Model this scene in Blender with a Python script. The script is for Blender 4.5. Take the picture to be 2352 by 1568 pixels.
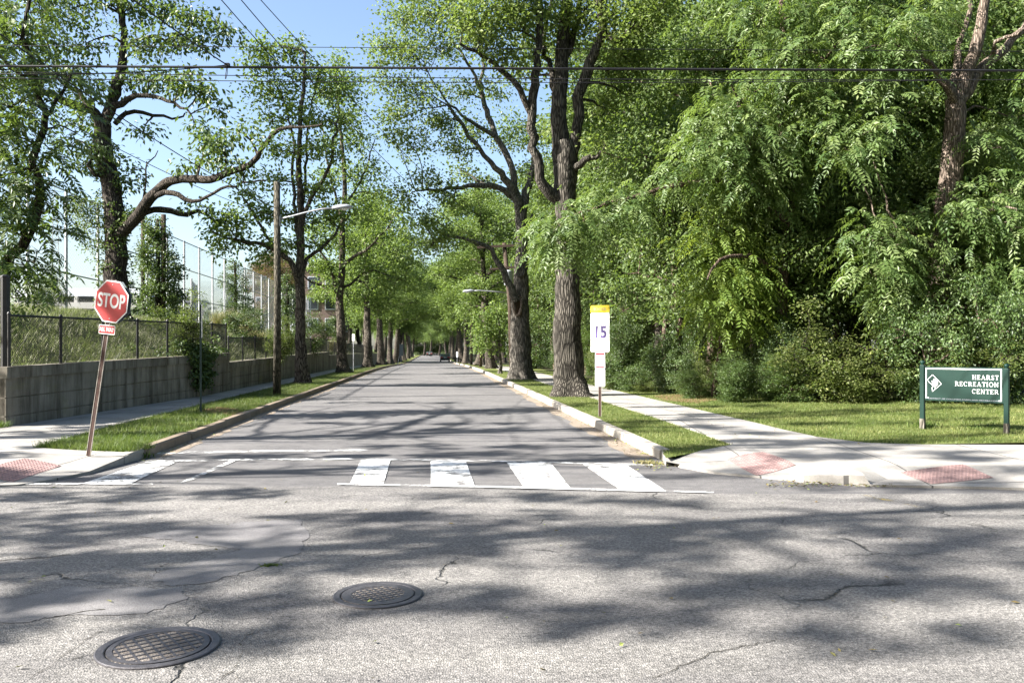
import bpy, bmesh, math, random
import numpy as np
from mathutils import Vector, Matrix
from mathutils.geometry import tessellate_polygon

# ------------------------------------------------------------------ camera, sky, sun, exposure
SC = bpy.context.scene
for o in list(bpy.data.objects):
    bpy.data.objects.remove(o)
COL = SC.collection
PI = math.pi
F, CX, HY, EYE = 1907.0, 1176.0, 800.0, 1.6          # focal length in photo pixels, centre column, horizon row, eye height
cam_d = bpy.data.cameras.new('camera')
cam_d.sensor_width = 22.2
cam_d.lens = F / 2352.0 * 22.2
cam_d.shift_y = (800.0 - 784.0) / 2352.0
cam_d.clip_end = 4000
cam_d.clip_start = 0.05
cam = bpy.data.objects.new('camera', cam_d)
COL.objects.link(cam)
cam.location = (0, 0, EYE)
cam.rotation_euler = (PI / 2, 0, 0)
SC.camera = cam

SUN_EL = math.radians(34.0)
SUN_BEHIND = math.radians(16.0)                        # sun stands left, a little behind the viewer
S = Vector((-math.cos(SUN_BEHIND) * math.cos(SUN_EL), -math.sin(SUN_BEHIND) * math.cos(SUN_EL), math.sin(SUN_EL)))
sun_d = bpy.data.lights.new('sun', 'SUN')
sun_d.energy = 5.0
sun_d.angle = math.radians(0.5)
sun_d.color = (1.0, 0.955, 0.89)
sun = bpy.data.objects.new('sun', sun_d)
COL.objects.link(sun)
sun.rotation_euler = S.to_track_quat('Z', 'Y').to_euler()
sun.location = (-30, -10, 30)

wld = bpy.data.worlds.new('World')
SC.world = wld
wld.use_nodes = True
wn = wld.node_tree
bg = wn.nodes['Background']
sky = wn.nodes.new('ShaderNodeTexSky')
sky.sky_type = 'NISHITA'
sky.sun_disc = False
sky.sun_elevation = SUN_EL
sky.sun_rotation = math.atan2(S.x, S.y)
sky.air_density = 1.0
sky.dust_density = 1.8
sky.ozone_density = 1.5
wn.links.new(sky.outputs[0], bg.inputs[0])
bg.inputs[1].default_value = 0.07
SC.view_settings.view_transform = 'Standard'
SC.view_settings.look = 'None'
SC.view_settings.gamma = 1
SC.view_settings.exposure = 2.1
SC.cycles.max_bounces = 6
SC.cycles.diffuse_bounces = 3
SC.cycles.glossy_bounces = 2
SC.cycles.transmission_bounces = 4
SC.cycles.transparent_max_bounces = 8
SC.cycles.caustics_reflective = False
SC.cycles.caustics_refractive = False
SC.cycles.use_denoising = True

# ------------------------------------------------------------------ helpers: places
TH = math.radians(5.42)                               # the road leaves to the left of the viewing direction
CT, ST = math.cos(TH), math.sin(TH)
def zt(y):                                            # the road dips gently far away
    t = min(1, max(0, (y - 50) / 100.0))
    return -0.8 * t * t * (3 - 2 * t)
def RW(xr, yr, z=0.0):                                # road coordinates to world
    return Vector((xr * CT - yr * ST, xr * ST + yr * CT, z))
def TR(x, y):                                         # world to road coordinates
    return x * CT + y * ST, -x * ST + y * CT
def G(px, py, z=0.0):
    d = (EYE - z) * F / (py - HY)
    return Vector(((px - CX) / F * d, d, z))
def W(px, py, d):
    return Vector(((px - CX) / F * d, d, EYE - (py - HY) / F * d))
KL, KR = -4.2, 3.25                                   # kerb faces, left and right
def xw(yr):                                           # retaining wall face
    if yr < 27: return -8.0 + (yr - 16.5) / 10.5 * 0.9
    return -7.1
def cop(yr):                                          # top of the wall
    if yr < 30: return 1.25 + (yr - 16.5) * 0.0145
    if yr < 58: return 1.12 + (yr - 30) * 0.009
    return 1.16 + (yr - 58) * 0.005

# ------------------------------------------------------------------ helpers: objects
def tag(o, label=None, cat=None, group=None, kind=None):
    if label: o['label'] = label
    if cat: o['category'] = cat
    if group: o['group'] = group
    if kind: o['kind'] = kind
    return o
def empty(name, loc, label=None, cat=None, group=None, rz=0):
    o = bpy.data.objects.new(name, None)
    o.empty_display_size = 0.2
    COL.objects.link(o)
    o.location = loc
    o.rotation_euler = (0, 0, rz)
    return tag(o, label, cat, group)
def link(name, me, parent=None):
    o = bpy.data.objects.new(name, me)
    COL.objects.link(o)
    if parent: o.parent = parent
    return o
def copy_tree(o, parent=None):
    c = o.copy()
    COL.objects.link(c)
    if parent: c.parent = parent
    for ch in list(o.children):
        copy_tree(ch, c)
    return c

def np_mesh(name, V, faces, mats, fmat=None, smooth=True, var=None):
    """V (n,3); faces: list of int arrays (m,k); fmat: material index per array; var: face attribute"""
    me = bpy.data.meshes.new(name)
    V = np.asarray(V, dtype=np.float32)
    me.vertices.add(len(V))
    me.vertices.foreach_set('co', V.ravel())
    faces = [np.asarray(f, dtype=np.int32) for f in faces]
    nl = sum(f.size for f in faces)
    nf = sum(len(f) for f in faces)
    me.loops.add(nl)
    me.polygons.add(nf)
    me.loops.foreach_set('vertex_index', np.concatenate([f.ravel() for f in faces]))
    tot = np.concatenate([np.full(len(f), f.shape[1], dtype=np.int32) for f in faces])
    st = np.concatenate([[0], np.cumsum(tot)[:-1]]).astype(np.int32)
    me.polygons.foreach_set('loop_start', st)
    me.polygons.foreach_set('loop_total', tot)
    if fmat is not None:
        mi = np.concatenate([np.full(len(f), k, dtype=np.int32) for f, k in zip(faces, fmat)])
        me.polygons.foreach_set('material_index', mi)
    me.polygons.foreach_set('use_smooth', np.full(nf, bool(smooth)))
    for m in (mats if isinstance(mats, (list, tuple)) else [mats]):
        me.materials.append(m)
    if var is not None:
        a = me.attributes.new('var', 'FLOAT', 'FACE')
        a.data.foreach_set('value', np.asarray(var, dtype=np.float32))
    me.update(calc_edges=True)
    me.validate()
    return me

class MB:
    """collects shapes, builds ONE mesh object"""
    def __init__(s):
        s.V, s.Fc, s.M = [], [], []
    def add(s, V, Fc, m=0):
        n = len(s.V)
        s.V += [tuple(v) for v in V]
        s.Fc += [tuple(i + n for i in f) for f in Fc]
        s.M += [m] * len(Fc)
    def box(s, c, sz, rz=0.0, mat=None, m=0):
        x, y, z = sz[0] / 2, sz[1] / 2, sz[2] / 2
        P = [Vector((a * x, b * y, g * z)) for a in (-1, 1) for b in (-1, 1) for g in (-1, 1)]
        R = mat if mat is not None else Matrix.Rotation(rz, 3, 'Z')
        P = [R @ p + Vector(c) for p in P]
        s.add(P, [(0, 1, 3, 2), (4, 6, 7, 5), (0, 4, 5, 1), (2, 3, 7, 6), (0, 2, 6, 4), (1, 5, 7, 3)], m)
    def tube(s, pts, rad, n=8, cap=True, m=0):
        pts = [Vector(p) for p in pts]
        if not hasattr(rad, '__len__'): rad = [rad] * len(pts)
        up = Vector((0, 0, 1))
        rings, V = [], []
        prev = None
        for i, p in enumerate(pts):
            t = (pts[min(i + 1, len(pts) - 1)] - pts[max(i - 1, 0)]).normalized()
            if prev is None:
                a = t.cross(up if abs(t.z) < 0.9 else Vector((1, 0, 0))).normalized()
            else:
                a = (prev - t * prev.dot(t)).normalized()
            prev = a
            b = t.cross(a)
            for k in range(n):
                an = 2 * PI * k / n
                V.append(p + (a * math.cos(an) + b * math.sin(an)) * rad[i])
        Fc = []
        for i in range(len(pts) - 1):
            for k in range(n):
                k2 = (k + 1) % n
                Fc.append((i * n + k, i * n + k2, (i + 1) * n + k2, (i + 1) * n + k))
        if cap:
            Fc.append(tuple(reversed(range(n))))
            Fc.append(tuple((len(pts) - 1) * n + k for k in range(n)))
        s.add(V, Fc, m)
    def lathe(s, c, prof, n=16, m=0, mat=None):
        V, Fc = [], []
        R = mat if mat is not None else Matrix.Identity(3)
        for r, z in prof:
            for k in range(n):
                an = 2 * PI * k / n
                V.append(R @ Vector((r * math.cos(an), r * math.sin(an), z)) + Vector(c))
        for i in range(len(prof) - 1):
            for k in range(n):
                k2 = (k + 1) % n
                Fc.append((i * n + k, i * n + k2, (i + 1) * n + k2, (i + 1) * n + k))
        Fc.append(tuple(reversed(range(n))))
        Fc.append(tuple((len(prof) - 1) * n + k for k in range(n)))
        s.add(V, Fc, m)
    def prism(s, poly, d0, d1, M=None, m=0):
        """2D outline (x,y) pushed from z=d0 to z=d1, placed by the 4x4 matrix M"""
        M = M or Matrix.Identity(4)
        n = len(poly)
        V = [M @ Vector((x, y, d0)) for x, y in poly] + [M @ Vector((x, y, d1)) for x, y in poly]
        Fc = [tuple(reversed(range(n))), tuple(range(n, 2 * n))]
        for k in range(n):
            k2 = (k + 1) % n
            Fc.append((k, k2, n + k2, n + k))
        s.add(V, Fc, m)
    def build(s, name, mats, parent=None, smooth=False, bevel=0):
        me = bpy.data.meshes.new(name)
        me.from_pydata(s.V, [], s.Fc)
        for m in (mats if isinstance(mats, (list, tuple)) else [mats]): me.materials.append(m)
        me.polygons.foreach_set('material_index', s.M)
        if smooth: me.polygons.foreach_set('use_smooth', [True] * len(s.Fc))
        me.update()
        bm = bmesh.new(); bm.from_mesh(me)
        bmesh.ops.recalc_face_normals(bm, faces=bm.faces)
        bm.to_mesh(me); bm.free()
        o = link(name, me, parent)
        if bevel:
            b = o.modifiers.new('bevel', 'BEVEL'); b.width = bevel; b.segments = 2; b.limit_method = 'ANGLE'
        return o

def sheet(name, poly, hf, mat, cuts_x=(), cuts_y=(), skirt=0.0, road=False, kind='structure', step=None):
    """a polygon on the ground cut along grid lines and lifted to the height hf(x, y)"""
    bm = bmesh.new()
    vs = [bm.verts.new((p[0], p[1], 0)) for p in poly]
    for tri in tessellate_polygon([[Vector((p[0], p[1], 0)) for p in poly]]):
        try: f = bm.faces.new([vs[i] for i in tri])
        except ValueError: continue
        f.normal_update()
        if f.calc_area() < 1e-7: continue
        if f.normal.z < 0: f.normal_flip()
    ax, ay = (Vector((CT, ST, 0)), Vector((-ST, CT, 0))) if road else (Vector((1, 0, 0)), Vector((0, 1, 0)))
    if step:
        us = [Vector((p[0], p[1], 0)).dot(ax) for p in poly]; vv = [Vector((p[0], p[1], 0)).dot(ay) for p in poly]
        cuts_x = np.arange(min(us), max(us), step)[1:]; cuts_y = np.arange(min(vv), max(vv), step)[1:]
    for cs, a in ((cuts_x, ax), (cuts_y, ay)):
        for c in cs:
            bmesh.ops.bisect_plane(bm, geom=bm.verts[:] + bm.edges[:] + bm.faces[:], plane_co=a * float(c), plane_no=a)
    for v in bm.verts: v.co.z = hf(v.co.x, v.co.y)
    if skirt:
        be = [e for e in bm.edges if e.is_boundary]
        r = bmesh.ops.extrude_edge_only(bm, edges=be)
        for v in r['geom']:
            if isinstance(v, bmesh.types.BMVert): v.co.z -= skirt
    for f in bm.faces:
        f.normal_update()
        if f.normal.z < -1e-4: f.normal_flip()
    me = bpy.data.meshes.new(name)
    bm.to_mesh(me); bm.free()
    me.materials.append(mat)
    o = link(name, me)
    o['kind'] = kind
    return o

def text_obj(name, s, size, M, mat, parent, sx=1.0, align='CENTER', ext=0.0008, bold=0.0):
    cu = bpy.data.curves.new('lettering', 'FONT')
    cu.body = s; cu.size = size; cu.align_x = align; cu.align_y = 'CENTER'; cu.extrude = ext; cu.offset = bold
    t = bpy.data.objects.new('lettering', cu)
    COL.objects.link(t)
    dg = bpy.context.evaluated_depsgraph_get()
    me = bpy.data.meshes.new_from_object(t.evaluated_get(dg))
    bpy.data.objects.remove(t)
    me.transform(M @ Matrix.Diagonal((sx, 1, 1, 1)))
    me.materials.clear(); me.materials.append(mat)
    return link(name, me, parent)

# ------------------------------------------------------------------ materials
def new_mat(name):
    m = bpy.data.materials.new(name)
    m.use_nodes = True
    nt = m.node_tree
    for n in list(nt.nodes):
        if n.type != 'OUTPUT_MATERIAL': nt.nodes.remove(n)
    return m, nt, nt.nodes.get('Material Output') or nt.nodes.new('ShaderNodeOutputMaterial')
class NT:
    def __init__(s, nt): s.nt = nt
    def n(s, t, **kw):
        x = s.nt.nodes.new(t)
        for k, v in kw.items(): setattr(x, k, v)
        return x
    def l(s, a, b): s.nt.links.new(a, b)
    def noise(s, vec, scale, detail=4, rough=0.6):
        x = s.n('ShaderNodeTexNoise'); x.inputs['Scale'].default_value = scale
        x.inputs['Detail'].default_value = detail; x.inputs['Roughness'].default_value = rough
        if vec: s.l(vec, x.inputs['Vector'])
        return x.outputs['Fac']
    def voro(s, vec, scale, feat='F1', out='Distance'):
        x = s.n('ShaderNodeTexVoronoi'); x.feature = feat; x.inputs['Scale'].default_value = scale
        if vec: s.l(vec, x.inputs['Vector'])
        return x.outputs[out]
    def ramp(s, fac, stops):
        x = s.n('ShaderNodeValToRGB')
        e = x.color_ramp.elements
        while len(e) < len(stops): e.new(0.5)
        for el, (p, c) in zip(e, stops):
            el.position = p; el.color = (*c, 1) if len(c) == 3 else c
        s.l(fac, x.inputs[0])
        return x.outputs[0]
    def mapping(s, vec, scale=(1, 1, 1), rot=(0, 0, 0), loc=(0, 0, 0)):
        x = s.n('ShaderNodeMapping')
        x.inputs['Scale'].default_value = scale; x.inputs['Rotation'].default_value = rot; x.inputs['Location'].default_value = loc
        s.l(vec, x.inputs[0])
        return x.outputs[0]
    def math(s, op, a, b=None, c=None, clamp=False):
        x = s.n('ShaderNodeMath'); x.operation = op; x.use_clamp = clamp
        for i, v in enumerate((a, b, c)):
            if v is None: continue
            if isinstance(v, (int, float)): x.inputs[i].default_value = v
            else: s.l(v, x.inputs[i])
        return x.outputs[0]
    def mix(s, fac, a, b, mode='MIX'):
        x = s.n('ShaderNodeMix'); x.data_type = 'RGBA'; x.blend_type = mode
        for k, v in ((0, fac), (6, a), (7, b)):
            if isinstance(v, (int, float)): x.inputs[k].default_value = v
            elif isinstance(v, tuple): x.inputs[k].default_value = (*v, 1) if len(v) == 3 else v
            else: s.l(v, x.inputs[k])
        return x.outputs[2]
    def bump(s, h, strength, dist):
        x = s.n('ShaderNodeBump'); x.inputs['Strength'].default_value = strength; x.inputs['Distance'].default_value = dist
        s.l(h, x.inputs['Height'])
        return x.outputs[0]
    def principled(s, col, rough=0.8, bump=None, spec=0.3, metal=0.0):
        x = s.n('ShaderNodeBsdfPrincipled')
        if isinstance(col, tuple): x.inputs['Base Color'].default_value = (*col, 1)
        else: s.l(col, x.inputs['Base Color'])
        if isinstance(rough, (int, float)): x.inputs['Roughness'].default_value = rough
        else: s.l(rough, x.inputs['Roughness'])
        x.inputs['Specular IOR Level'].default_value = spec
        x.inputs['Metallic'].default_value = metal
        if bump: s.l(bump, x.inputs['Normal'])
        return x.outputs[0]
    def obj(s): return s.n('ShaderNodeTexCoord').outputs['Object']
    def pos(s): return s.n('ShaderNodeNewGeometry').outputs['Position']

def M_plain(name, col, rough=0.6, spec=0.4, metal=0.0, var=0.25, scale=6.0, bump=0.0):
    m, nt, out = new_mat(name); k = NT(nt)
    v = k.obj()
    f = k.noise(v, scale, 5)
    lo = tuple(c * (1 - var) for c in col); hi = tuple(min(1, c * (1 + var)) for c in col)
    c = k.ramp(f, [(0.3, lo), (0.7, hi)])
    b = k.bump(k.noise(v, scale * 8, 4), bump, 0.01) if bump else None
    k.l(k.principled(c, rough, b, spec, metal), out.inputs[0])
    return m

def M_asphalt(name, dark, light, coarse, cracks=0.0, tone=1.0, tar=0.0):
    m, nt, out = new_mat(name); k = NT(nt)
    p = k.pos()
    stone = k.voro(p, coarse, out='Color')
    sep = k.n('ShaderNodeSeparateColor'); k.l(stone, sep.inputs[0])
    grain = k.noise(p, coarse * 0.55, 3, 0.7)
    big = k.noise(p, 0.45, 5, 0.6)
    mid = k.noise(p, 5.0, 5, 0.65)
    f = k.math('ADD', k.math('MULTIPLY', sep.outputs[0], 0.45), k.math('MULTIPLY', grain, 0.55))
    c = k.ramp(f, [(0.2, tuple(d * 0.6 for d in dark)), (0.42, dark), (0.64, light), (0.9, tuple(min(1, x * 1.5) for x in light))])
    c = k.mix(1.0, c, k.ramp(big, [(0.3, (0.8, 0.79, 0.78)), (0.7, (1.12, 1.1, 1.08))]), 'MULTIPLY')
    c = k.mix(1.0, c, k.ramp(mid, [(0.3, (0.82, 0.82, 0.83)), (0.7, (1.1, 1.1, 1.1))]), 'MULTIPLY')
    c = k.mix(1.0, c, k.ramp(k.noise(k.mapping(p, (0.25, 1.1, 1)), 1.0, 5, 0.6), [(0.36, (0.78, 0.78, 0.80)), (0.55, (1.03, 1.03, 1.02))]), 'MULTIPLY')
    h = k.math('ADD', k.voro(p, coarse), k.math('MULTIPLY', grain, 0.6))
    if cracks:
        wob = k.n('ShaderNodeTexNoise'); wob.inputs['Scale'].default_value = 2.5; wob.inputs['Detail'].default_value = 6
        k.l(p, wob.inputs['Vector'])
        pw = k.n('ShaderNodeVectorMath'); pw.operation = 'MULTIPLY_ADD'
        k.l(wob.outputs['Color'], pw.inputs[0]); pw.inputs[1].default_value = (0.7, 0.7, 0); k.l(p, pw.inputs[2])
        e = k.voro(pw.outputs[0], 0.42, 'DISTANCE_TO_EDGE')
        gate = k.ramp(k.noise(p, 0.6, 2), [(0.5, (0, 0, 0)), (0.6, (1, 1, 1))])
        ck = k.math('MULTIPLY', k.ramp(e, [(0.001, (1, 1, 1)), (0.006, (0, 0, 0))]), gate)
        ck = k.math('MULTIPLY', ck, cracks)
        c = k.mix(ck, c, (0.022, 0.022, 0.02))
        h = k.math('SUBTRACT', h, k.math('MULTIPLY', ck, 2.5))
    if tar:
        mp = k.mapping(p, (0.16, 2.2, 1), (0, 0, TH))
        s = k.noise(mp, 1.0, 4, 0.6)
        c = k.mix(k.math('MULTIPLY', k.ramp(s, [(0.56, (0, 0, 0)), (0.66, (1, 1, 1))]), tar), c, (0.07, 0.07, 0.075))
    b = k.bump(h, 0.6, 0.009 if coarse < 150 else 0.005)
    k.l(k.principled(c, 0.85, b, 0.25), out.inputs[0])
    return m

def M_concrete(name, col, slab=None, rot=0.0, loc=(0, 0, 0), stain=0.25, jw=0.010):
    m, nt, out = new_mat(name); k = NT(nt)
    p = k.pos()
    big = k.noise(p, 0.9, 6, 0.65); fine = k.noise(p, 60, 4, 0.7); mid = k.noise(p, 9, 5)
    c = k.ramp(big, [(0.3, tuple(x * (1 - stain) for x in col)), (0.7, tuple(min(1, x * 1.12) for x in col))])
    c = k.mix(1.0, c, k.ramp(fine, [(0.3, (0.85, 0.85, 0.85)), (0.7, (1.1, 1.1, 1.1))]), 'MULTIPLY')
    c = k.mix(1.0, c, k.ramp(mid, [(0.35, (0.92, 0.91, 0.89)), (0.65, (1.04, 1.04, 1.04))]), 'MULTIPLY')
    h = fine
    if slab:
        mp = k.mapping(p, (1 / slab[0], 1 / slab[1], 1), (0, 0, rot), loc)
        sx = k.n('ShaderNodeSeparateXYZ'); k.l(mp, sx.inputs[0])
        line = None; cell = None
        for ax, w in ((0, slab[0]), (1, slab[1])):
            fr = k.math('FRACT', sx.outputs[ax])
            d = k.math('MINIMUM', fr, k.math('SUBTRACT', 1.0, fr))
            L = k.math('LESS_THAN', d, jw / w)
            line = L if line is None else k.math('MAXIMUM', line, L)
        fl = k.n('ShaderNodeVectorMath'); fl.operation = 'FLOOR'; k.l(mp, fl.inputs[0])
        wn_ = k.n('ShaderNodeTexWhiteNoise'); wn_.noise_dimensions = '2D'; k.l(fl.outputs[0], wn_.inputs['Vector'])
        c = k.mix(1.0, c, k.ramp(wn_.outputs['Value'], [(0, (0.86, 0.86, 0.86)), (1, (1.06, 1.05, 1.03))]), 'MULTIPLY')
        c = k.mix(line, c, tuple(x * 0.25 for x in col))
        h = k.math('SUBTRACT', h, k.math('MULTIPLY', line, 2.0))
    k.l(k.principled(c, 0.9, k.bump(h, 0.35, 0.006), 0.2), out.inputs[0])
    return m

def M_wall():
    m, nt, out = new_mat('stained_concrete'); k = NT(nt)
    p = k.pos()
    big = k.noise(p, 0.7, 6, 0.7); fine = k.noise(p, 45, 4, 0.7)
    drip = k.noise(k.mapping(p, (2.2, 2.2, 0.22)), 1.6, 6, 0.7)
    c = k.ramp(big, [(0.28, (0.12, 0.108, 0.09)), (0.5, (0.21, 0.19, 0.16)), (0.75, (0.30, 0.275, 0.24))])
    c = k.mix(1.0, c, k.ramp(drip, [(0.34, (0.34, 0.32, 0.28)), (0.58, (1.08, 1.07, 1.05))]), 'MULTIPLY')
    moss = k.ramp(k.noise(k.mapping(p, (0.35, 0.35, 1)), 1.3, 5), [(0.62, (0, 0, 0)), (0.74, (1, 1, 1))])
    c = k.mix(k.math('MULTIPLY', moss, 0.5), c, (0.17, 0.16, 0.05))
    k.l(k.principled(c, 0.95, k.bump(fine, 0.4, 0.01), 0.15), out.inputs[0])
    return m

def M_ground(name, stops, scale=0.8, scale2=30, bump=0.5):
    m, nt, out = new_mat(name); k = NT(nt)
    p = k.pos()
    a = k.noise(p, scale, 6, 0.65); b = k.noise(p, scale2, 4, 0.7)
    f = k.math('ADD', k.math('MULTIPLY', a, 0.6), k.math('MULTIPLY', b, 0.4))
    c = k.ramp(f, stops)
    k.l(k.principled(c, 0.95, k.bump(b, bump, 0.03), 0.1), out.inputs[0])
    return m

def M_leaf(name, dark, mid, light, trans=0.38, rough=0.52, spec=0.35, tcol=(0.25, 0.36, 0.04)):
    m, nt, out = new_mat(name); k = NT(nt)
    at = k.n('ShaderNodeAttribute'); at.attribute_name = 'var'
    c = k.ramp(at.outputs['Fac'], [(0.0, dark), (0.5, mid), (0.93, light), (1.0, tuple(min(1, x * 1.35) for x in light))])
    pr = k.principled(c, rough, None, spec)
    tr = k.n('ShaderNodeBsdfTranslucent')
    k.l(k.mix(0.5, c, tcol), tr.inputs[0])
    mx = k.n('ShaderNodeMixShader'); mx.inputs[0].default_value = trans
    k.l(pr, mx.inputs[1]); k.l(tr.outputs[0], mx.inputs[2])
    k.l(mx.outputs[0], out.inputs[0])
    return m

def M_bark(name, dark, light, sc=9.0, bump=0.75):
    m, nt, out = new_mat(name); k = NT(nt)
    v = k.obj()
    mp = k.mapping(v, (sc, sc, sc * 0.13))
    wv = k.n('ShaderNodeTexNoise'); wv.inputs['Scale'].default_value = 2.0; k.l(v, wv.inputs['Vector'])
    ad = k.n('ShaderNodeVectorMath'); ad.operation = 'MULTIPLY_ADD'
    k.l(wv.outputs['Color'], ad.inputs[0]); ad.inputs[1].default_value = (1.1, 1.1, 0.6); k.l(mp, ad.inputs[2])
    e = k.voro(ad.outputs[0], 1.6, 'DISTANCE_TO_EDGE')
    r = k.noise(ad.outputs[0], 3.0, 5, 0.7)
    h = k.math('ADD', k.ramp(e, [(0.0, (0, 0, 0)), (0.35, (1, 1, 1))]), k.math('MULTIPLY', r, 0.6))
    c = k.ramp(h, [(0.25, tuple(x * 0.4 for x in dark)), (0.6, dark), (1.0, light)])
    big = k.noise(v, 0.8, 4)
    c = k.mix(1.0, c, k.ramp(big, [(0.3, (0.75, 0.75, 0.72)), (0.7, (1.15, 1.12, 1.08))]), 'MULTIPLY')
    k.l(k.principled(c, 0.95, k.bump(h, bump, 0.035), 0.1), out.inputs[0])
    return m

def M_paint(name, col=(0.78, 0.78, 0.76), keep=0.5):
    """worn road paint: bare asphalt shows through as real holes in the film"""
    m, nt, out = new_mat(name); k = NT(nt)
    p = k.pos()
    a = k.noise(p, 3.0, 8, 0.75); b = k.noise(p, 120, 3, 0.7)
    f = k.math('ADD', k.math('MULTIPLY', a, 0.72), k.math('MULTIPLY', b, 0.28))
    hole = k.ramp(f, [(keep - 0.05, (1, 1, 1)), (keep + 0.03, (0, 0, 0))])
    c = k.ramp(k.noise(p, 14, 5), [(0.3, tuple(x * 0.72 for x in col)), (0.7, col)])
    pr = k.principled(c, 0.7, k.bump(b, 0.3, 0.004), 0.3)
    t = k.n('ShaderNodeBsdfTransparent')
    mx = k.n('ShaderNodeMixShader'); k.l(hole, mx.inputs[0]); k.l(pr, mx.inputs[1]); k.l(t.outputs[0], mx.inputs[2])
    k.l(mx.outputs[0], out.inputs[0])
    return m

MT = {}
MT['old_asphalt'] = M_asphalt('old_coarse_asphalt', (0.15, 0.146, 0.14), (0.245, 0.236, 0.226), 88, cracks=1.0)
MT['asphalt'] = M_asphalt('smooth_asphalt', (0.135, 0.132, 0.132), (0.185, 0.18, 0.178), 190, tar=0.55)
MT['patch'] = M_asphalt('smooth_patch', (0.19, 0.185, 0.185), (0.25, 0.245, 0.245), 260)
MT['walk'] = M_concrete('pavement_concrete', (0.335, 0.32, 0.30), (1.5, 1.5), -TH, (0.3, 0.2, 0))
MT['corner'] = M_concrete('corner_concrete', (0.335, 0.32, 0.30), (1.8, 1.45), math.radians(2.5), (0.6, 0.18, 0))
MT['kerb_pale'] = M_concrete('pale_kerb_concrete', (0.38, 0.35, 0.305), stain=0.3)
MT['kerb_brown'] = M_concrete('brown_kerb_stone', (0.25, 0.20, 0.15), stain=0.35)
MT['gutter'] = M_ground('gutter_dirt', [(0.3, (0.12, 0.10, 0.08)), (0.55, (0.26, 0.215, 0.17)), (0.75, (0.36, 0.31, 0.26))], 2.2, 40, 0.4)
MT['wall'] = M_wall()
MT['lawn'] = M_ground('lawn_turf', [(0.3, (0.055, 0.075, 0.022)), (0.5, (0.10, 0.12, 0.035)), (0.72, (0.19, 0.175, 0.075))], 0.7, 22, 0.6)
MT['bank'] = M_ground('bank_soil', [(0.3, (0.035, 0.045, 0.018)), (0.55, (0.07, 0.08, 0.032)), (0.75, (0.12, 0.11, 0.055))], 0.9, 18, 0.8)
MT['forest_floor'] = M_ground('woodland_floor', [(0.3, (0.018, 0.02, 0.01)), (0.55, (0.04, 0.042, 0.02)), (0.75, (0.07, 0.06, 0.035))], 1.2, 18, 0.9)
MT['field'] = M_ground('field_turf', [(0.3, (0.05, 0.075, 0.025)), (0.7, (0.11, 0.13, 0.05))], 0.2, 9, 0.5)
MT['mulch'] = M_ground('wood_mulch', [(0.3, (0.10, 0.06, 0.035)), (0.55, (0.22, 0.14, 0.08)), (0.75, (0.32, 0.22, 0.14))], 8, 60, 1.0)
MT['paint'] = M_paint('road_paint', keep=0.468)
MT['paint_bar_worn'] = M_paint('half_worn_road_paint', keep=0.485)
MT['paint_worn'] = M_paint('worn_road_paint', keep=0.52)
MT['paint_yellow'] = M_paint('worn_yellow_paint', (0.55, 0.42, 0.12), keep=0.60)
MT['iron'] = M_plain('cast_iron', (0.10, 0.095, 0.10), 0.5, 0.5, 0.6, 0.3, 20, 0.3)
MT['grit'] = M_ground('grit_fill', [(0.3, (0.12, 0.10, 0.085)), (0.55, (0.27, 0.24, 0.215)), (0.75, (0.42, 0.38, 0.35))], 9, 90, 0.8)
MT['tactile'] = M_plain('red_tactile_paving', (0.27, 0.18, 0.17), 0.85, 0.2, 0, 0.3, 9, 0.2)
MT['oak_leaf'] = M_leaf('oak_leaves', (0.075, 0.115, 0.028), (0.135, 0.185, 0.045), (0.23, 0.28, 0.085), 0.42)
MT['street_leaf'] = M_leaf('street_tree_leaves', (0.065, 0.11, 0.026), (0.12, 0.18, 0.042), (0.20, 0.26, 0.075), 0.42)
MT['wood_leaf'] = M_leaf('woodland_leaves', (0.055, 0.095, 0.026), (0.105, 0.16, 0.046), (0.20, 0.25, 0.10), 0.42, rough=0.5, spec=0.4)
MT['wal_leaf'] = M_leaf('feathery_compound_leaves', (0.06, 0.11, 0.03), (0.115, 0.175, 0.05), (0.21, 0.265, 0.10), 0.42, rough=0.46, spec=0.45)
MT['lime_leaf'] = M_leaf('lime_green_leaves', (0.085, 0.145, 0.028), (0.14, 0.21, 0.036), (0.22, 0.28, 0.06), 0.42, tcol=(0.4, 0.5, 0.05))
MT['left_leaf'] = M_leaf('glossy_dark_leaves', (0.03, 0.06, 0.02), (0.06, 0.105, 0.03), (0.12, 0.16, 0.055), 0.32, 0.46, 0.4)
MT['shrub_leaf'] = M_leaf('shrub_leaves', (0.055, 0.08, 0.02), (0.10, 0.13, 0.032), (0.18, 0.19, 0.065))
MT['ivy_leaf'] = M_leaf('ivy_leaves', (0.03, 0.055, 0.016), (0.06, 0.105, 0.025), (0.13, 0.18, 0.06), 0.25, 0.48, 0.45)
MT['red_leaf'] = M_leaf('copper_leaves', (0.07, 0.035, 0.02), (0.14, 0.075, 0.04), (0.22, 0.14, 0.08), 0.3)
MT['grass_blade'] = M_leaf('mown_grass_blades', (0.055, 0.085, 0.018), (0.105, 0.145, 0.032), (0.23, 0.235, 0.09), 0.3, 0.55, 0.3)
MT['verge_blade'] = M_leaf('verge_grass_blades', (0.04, 0.08, 0.016), (0.085, 0.135, 0.03), (0.17, 0.20, 0.06), 0.3, 0.5, 0.3)
MT['long_blade'] = M_leaf('long_grass_blades', (0.09, 0.10, 0.05), (0.19, 0.19, 0.11), (0.38, 0.37, 0.26), 0.3, 0.5, 0.3)
MT['plume'] = M_leaf('straw_grass_blades', (0.16, 0.14, 0.06), (0.28, 0.24, 0.12), (0.45, 0.40, 0.26), 0.3, 0.6, 0.2)
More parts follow.
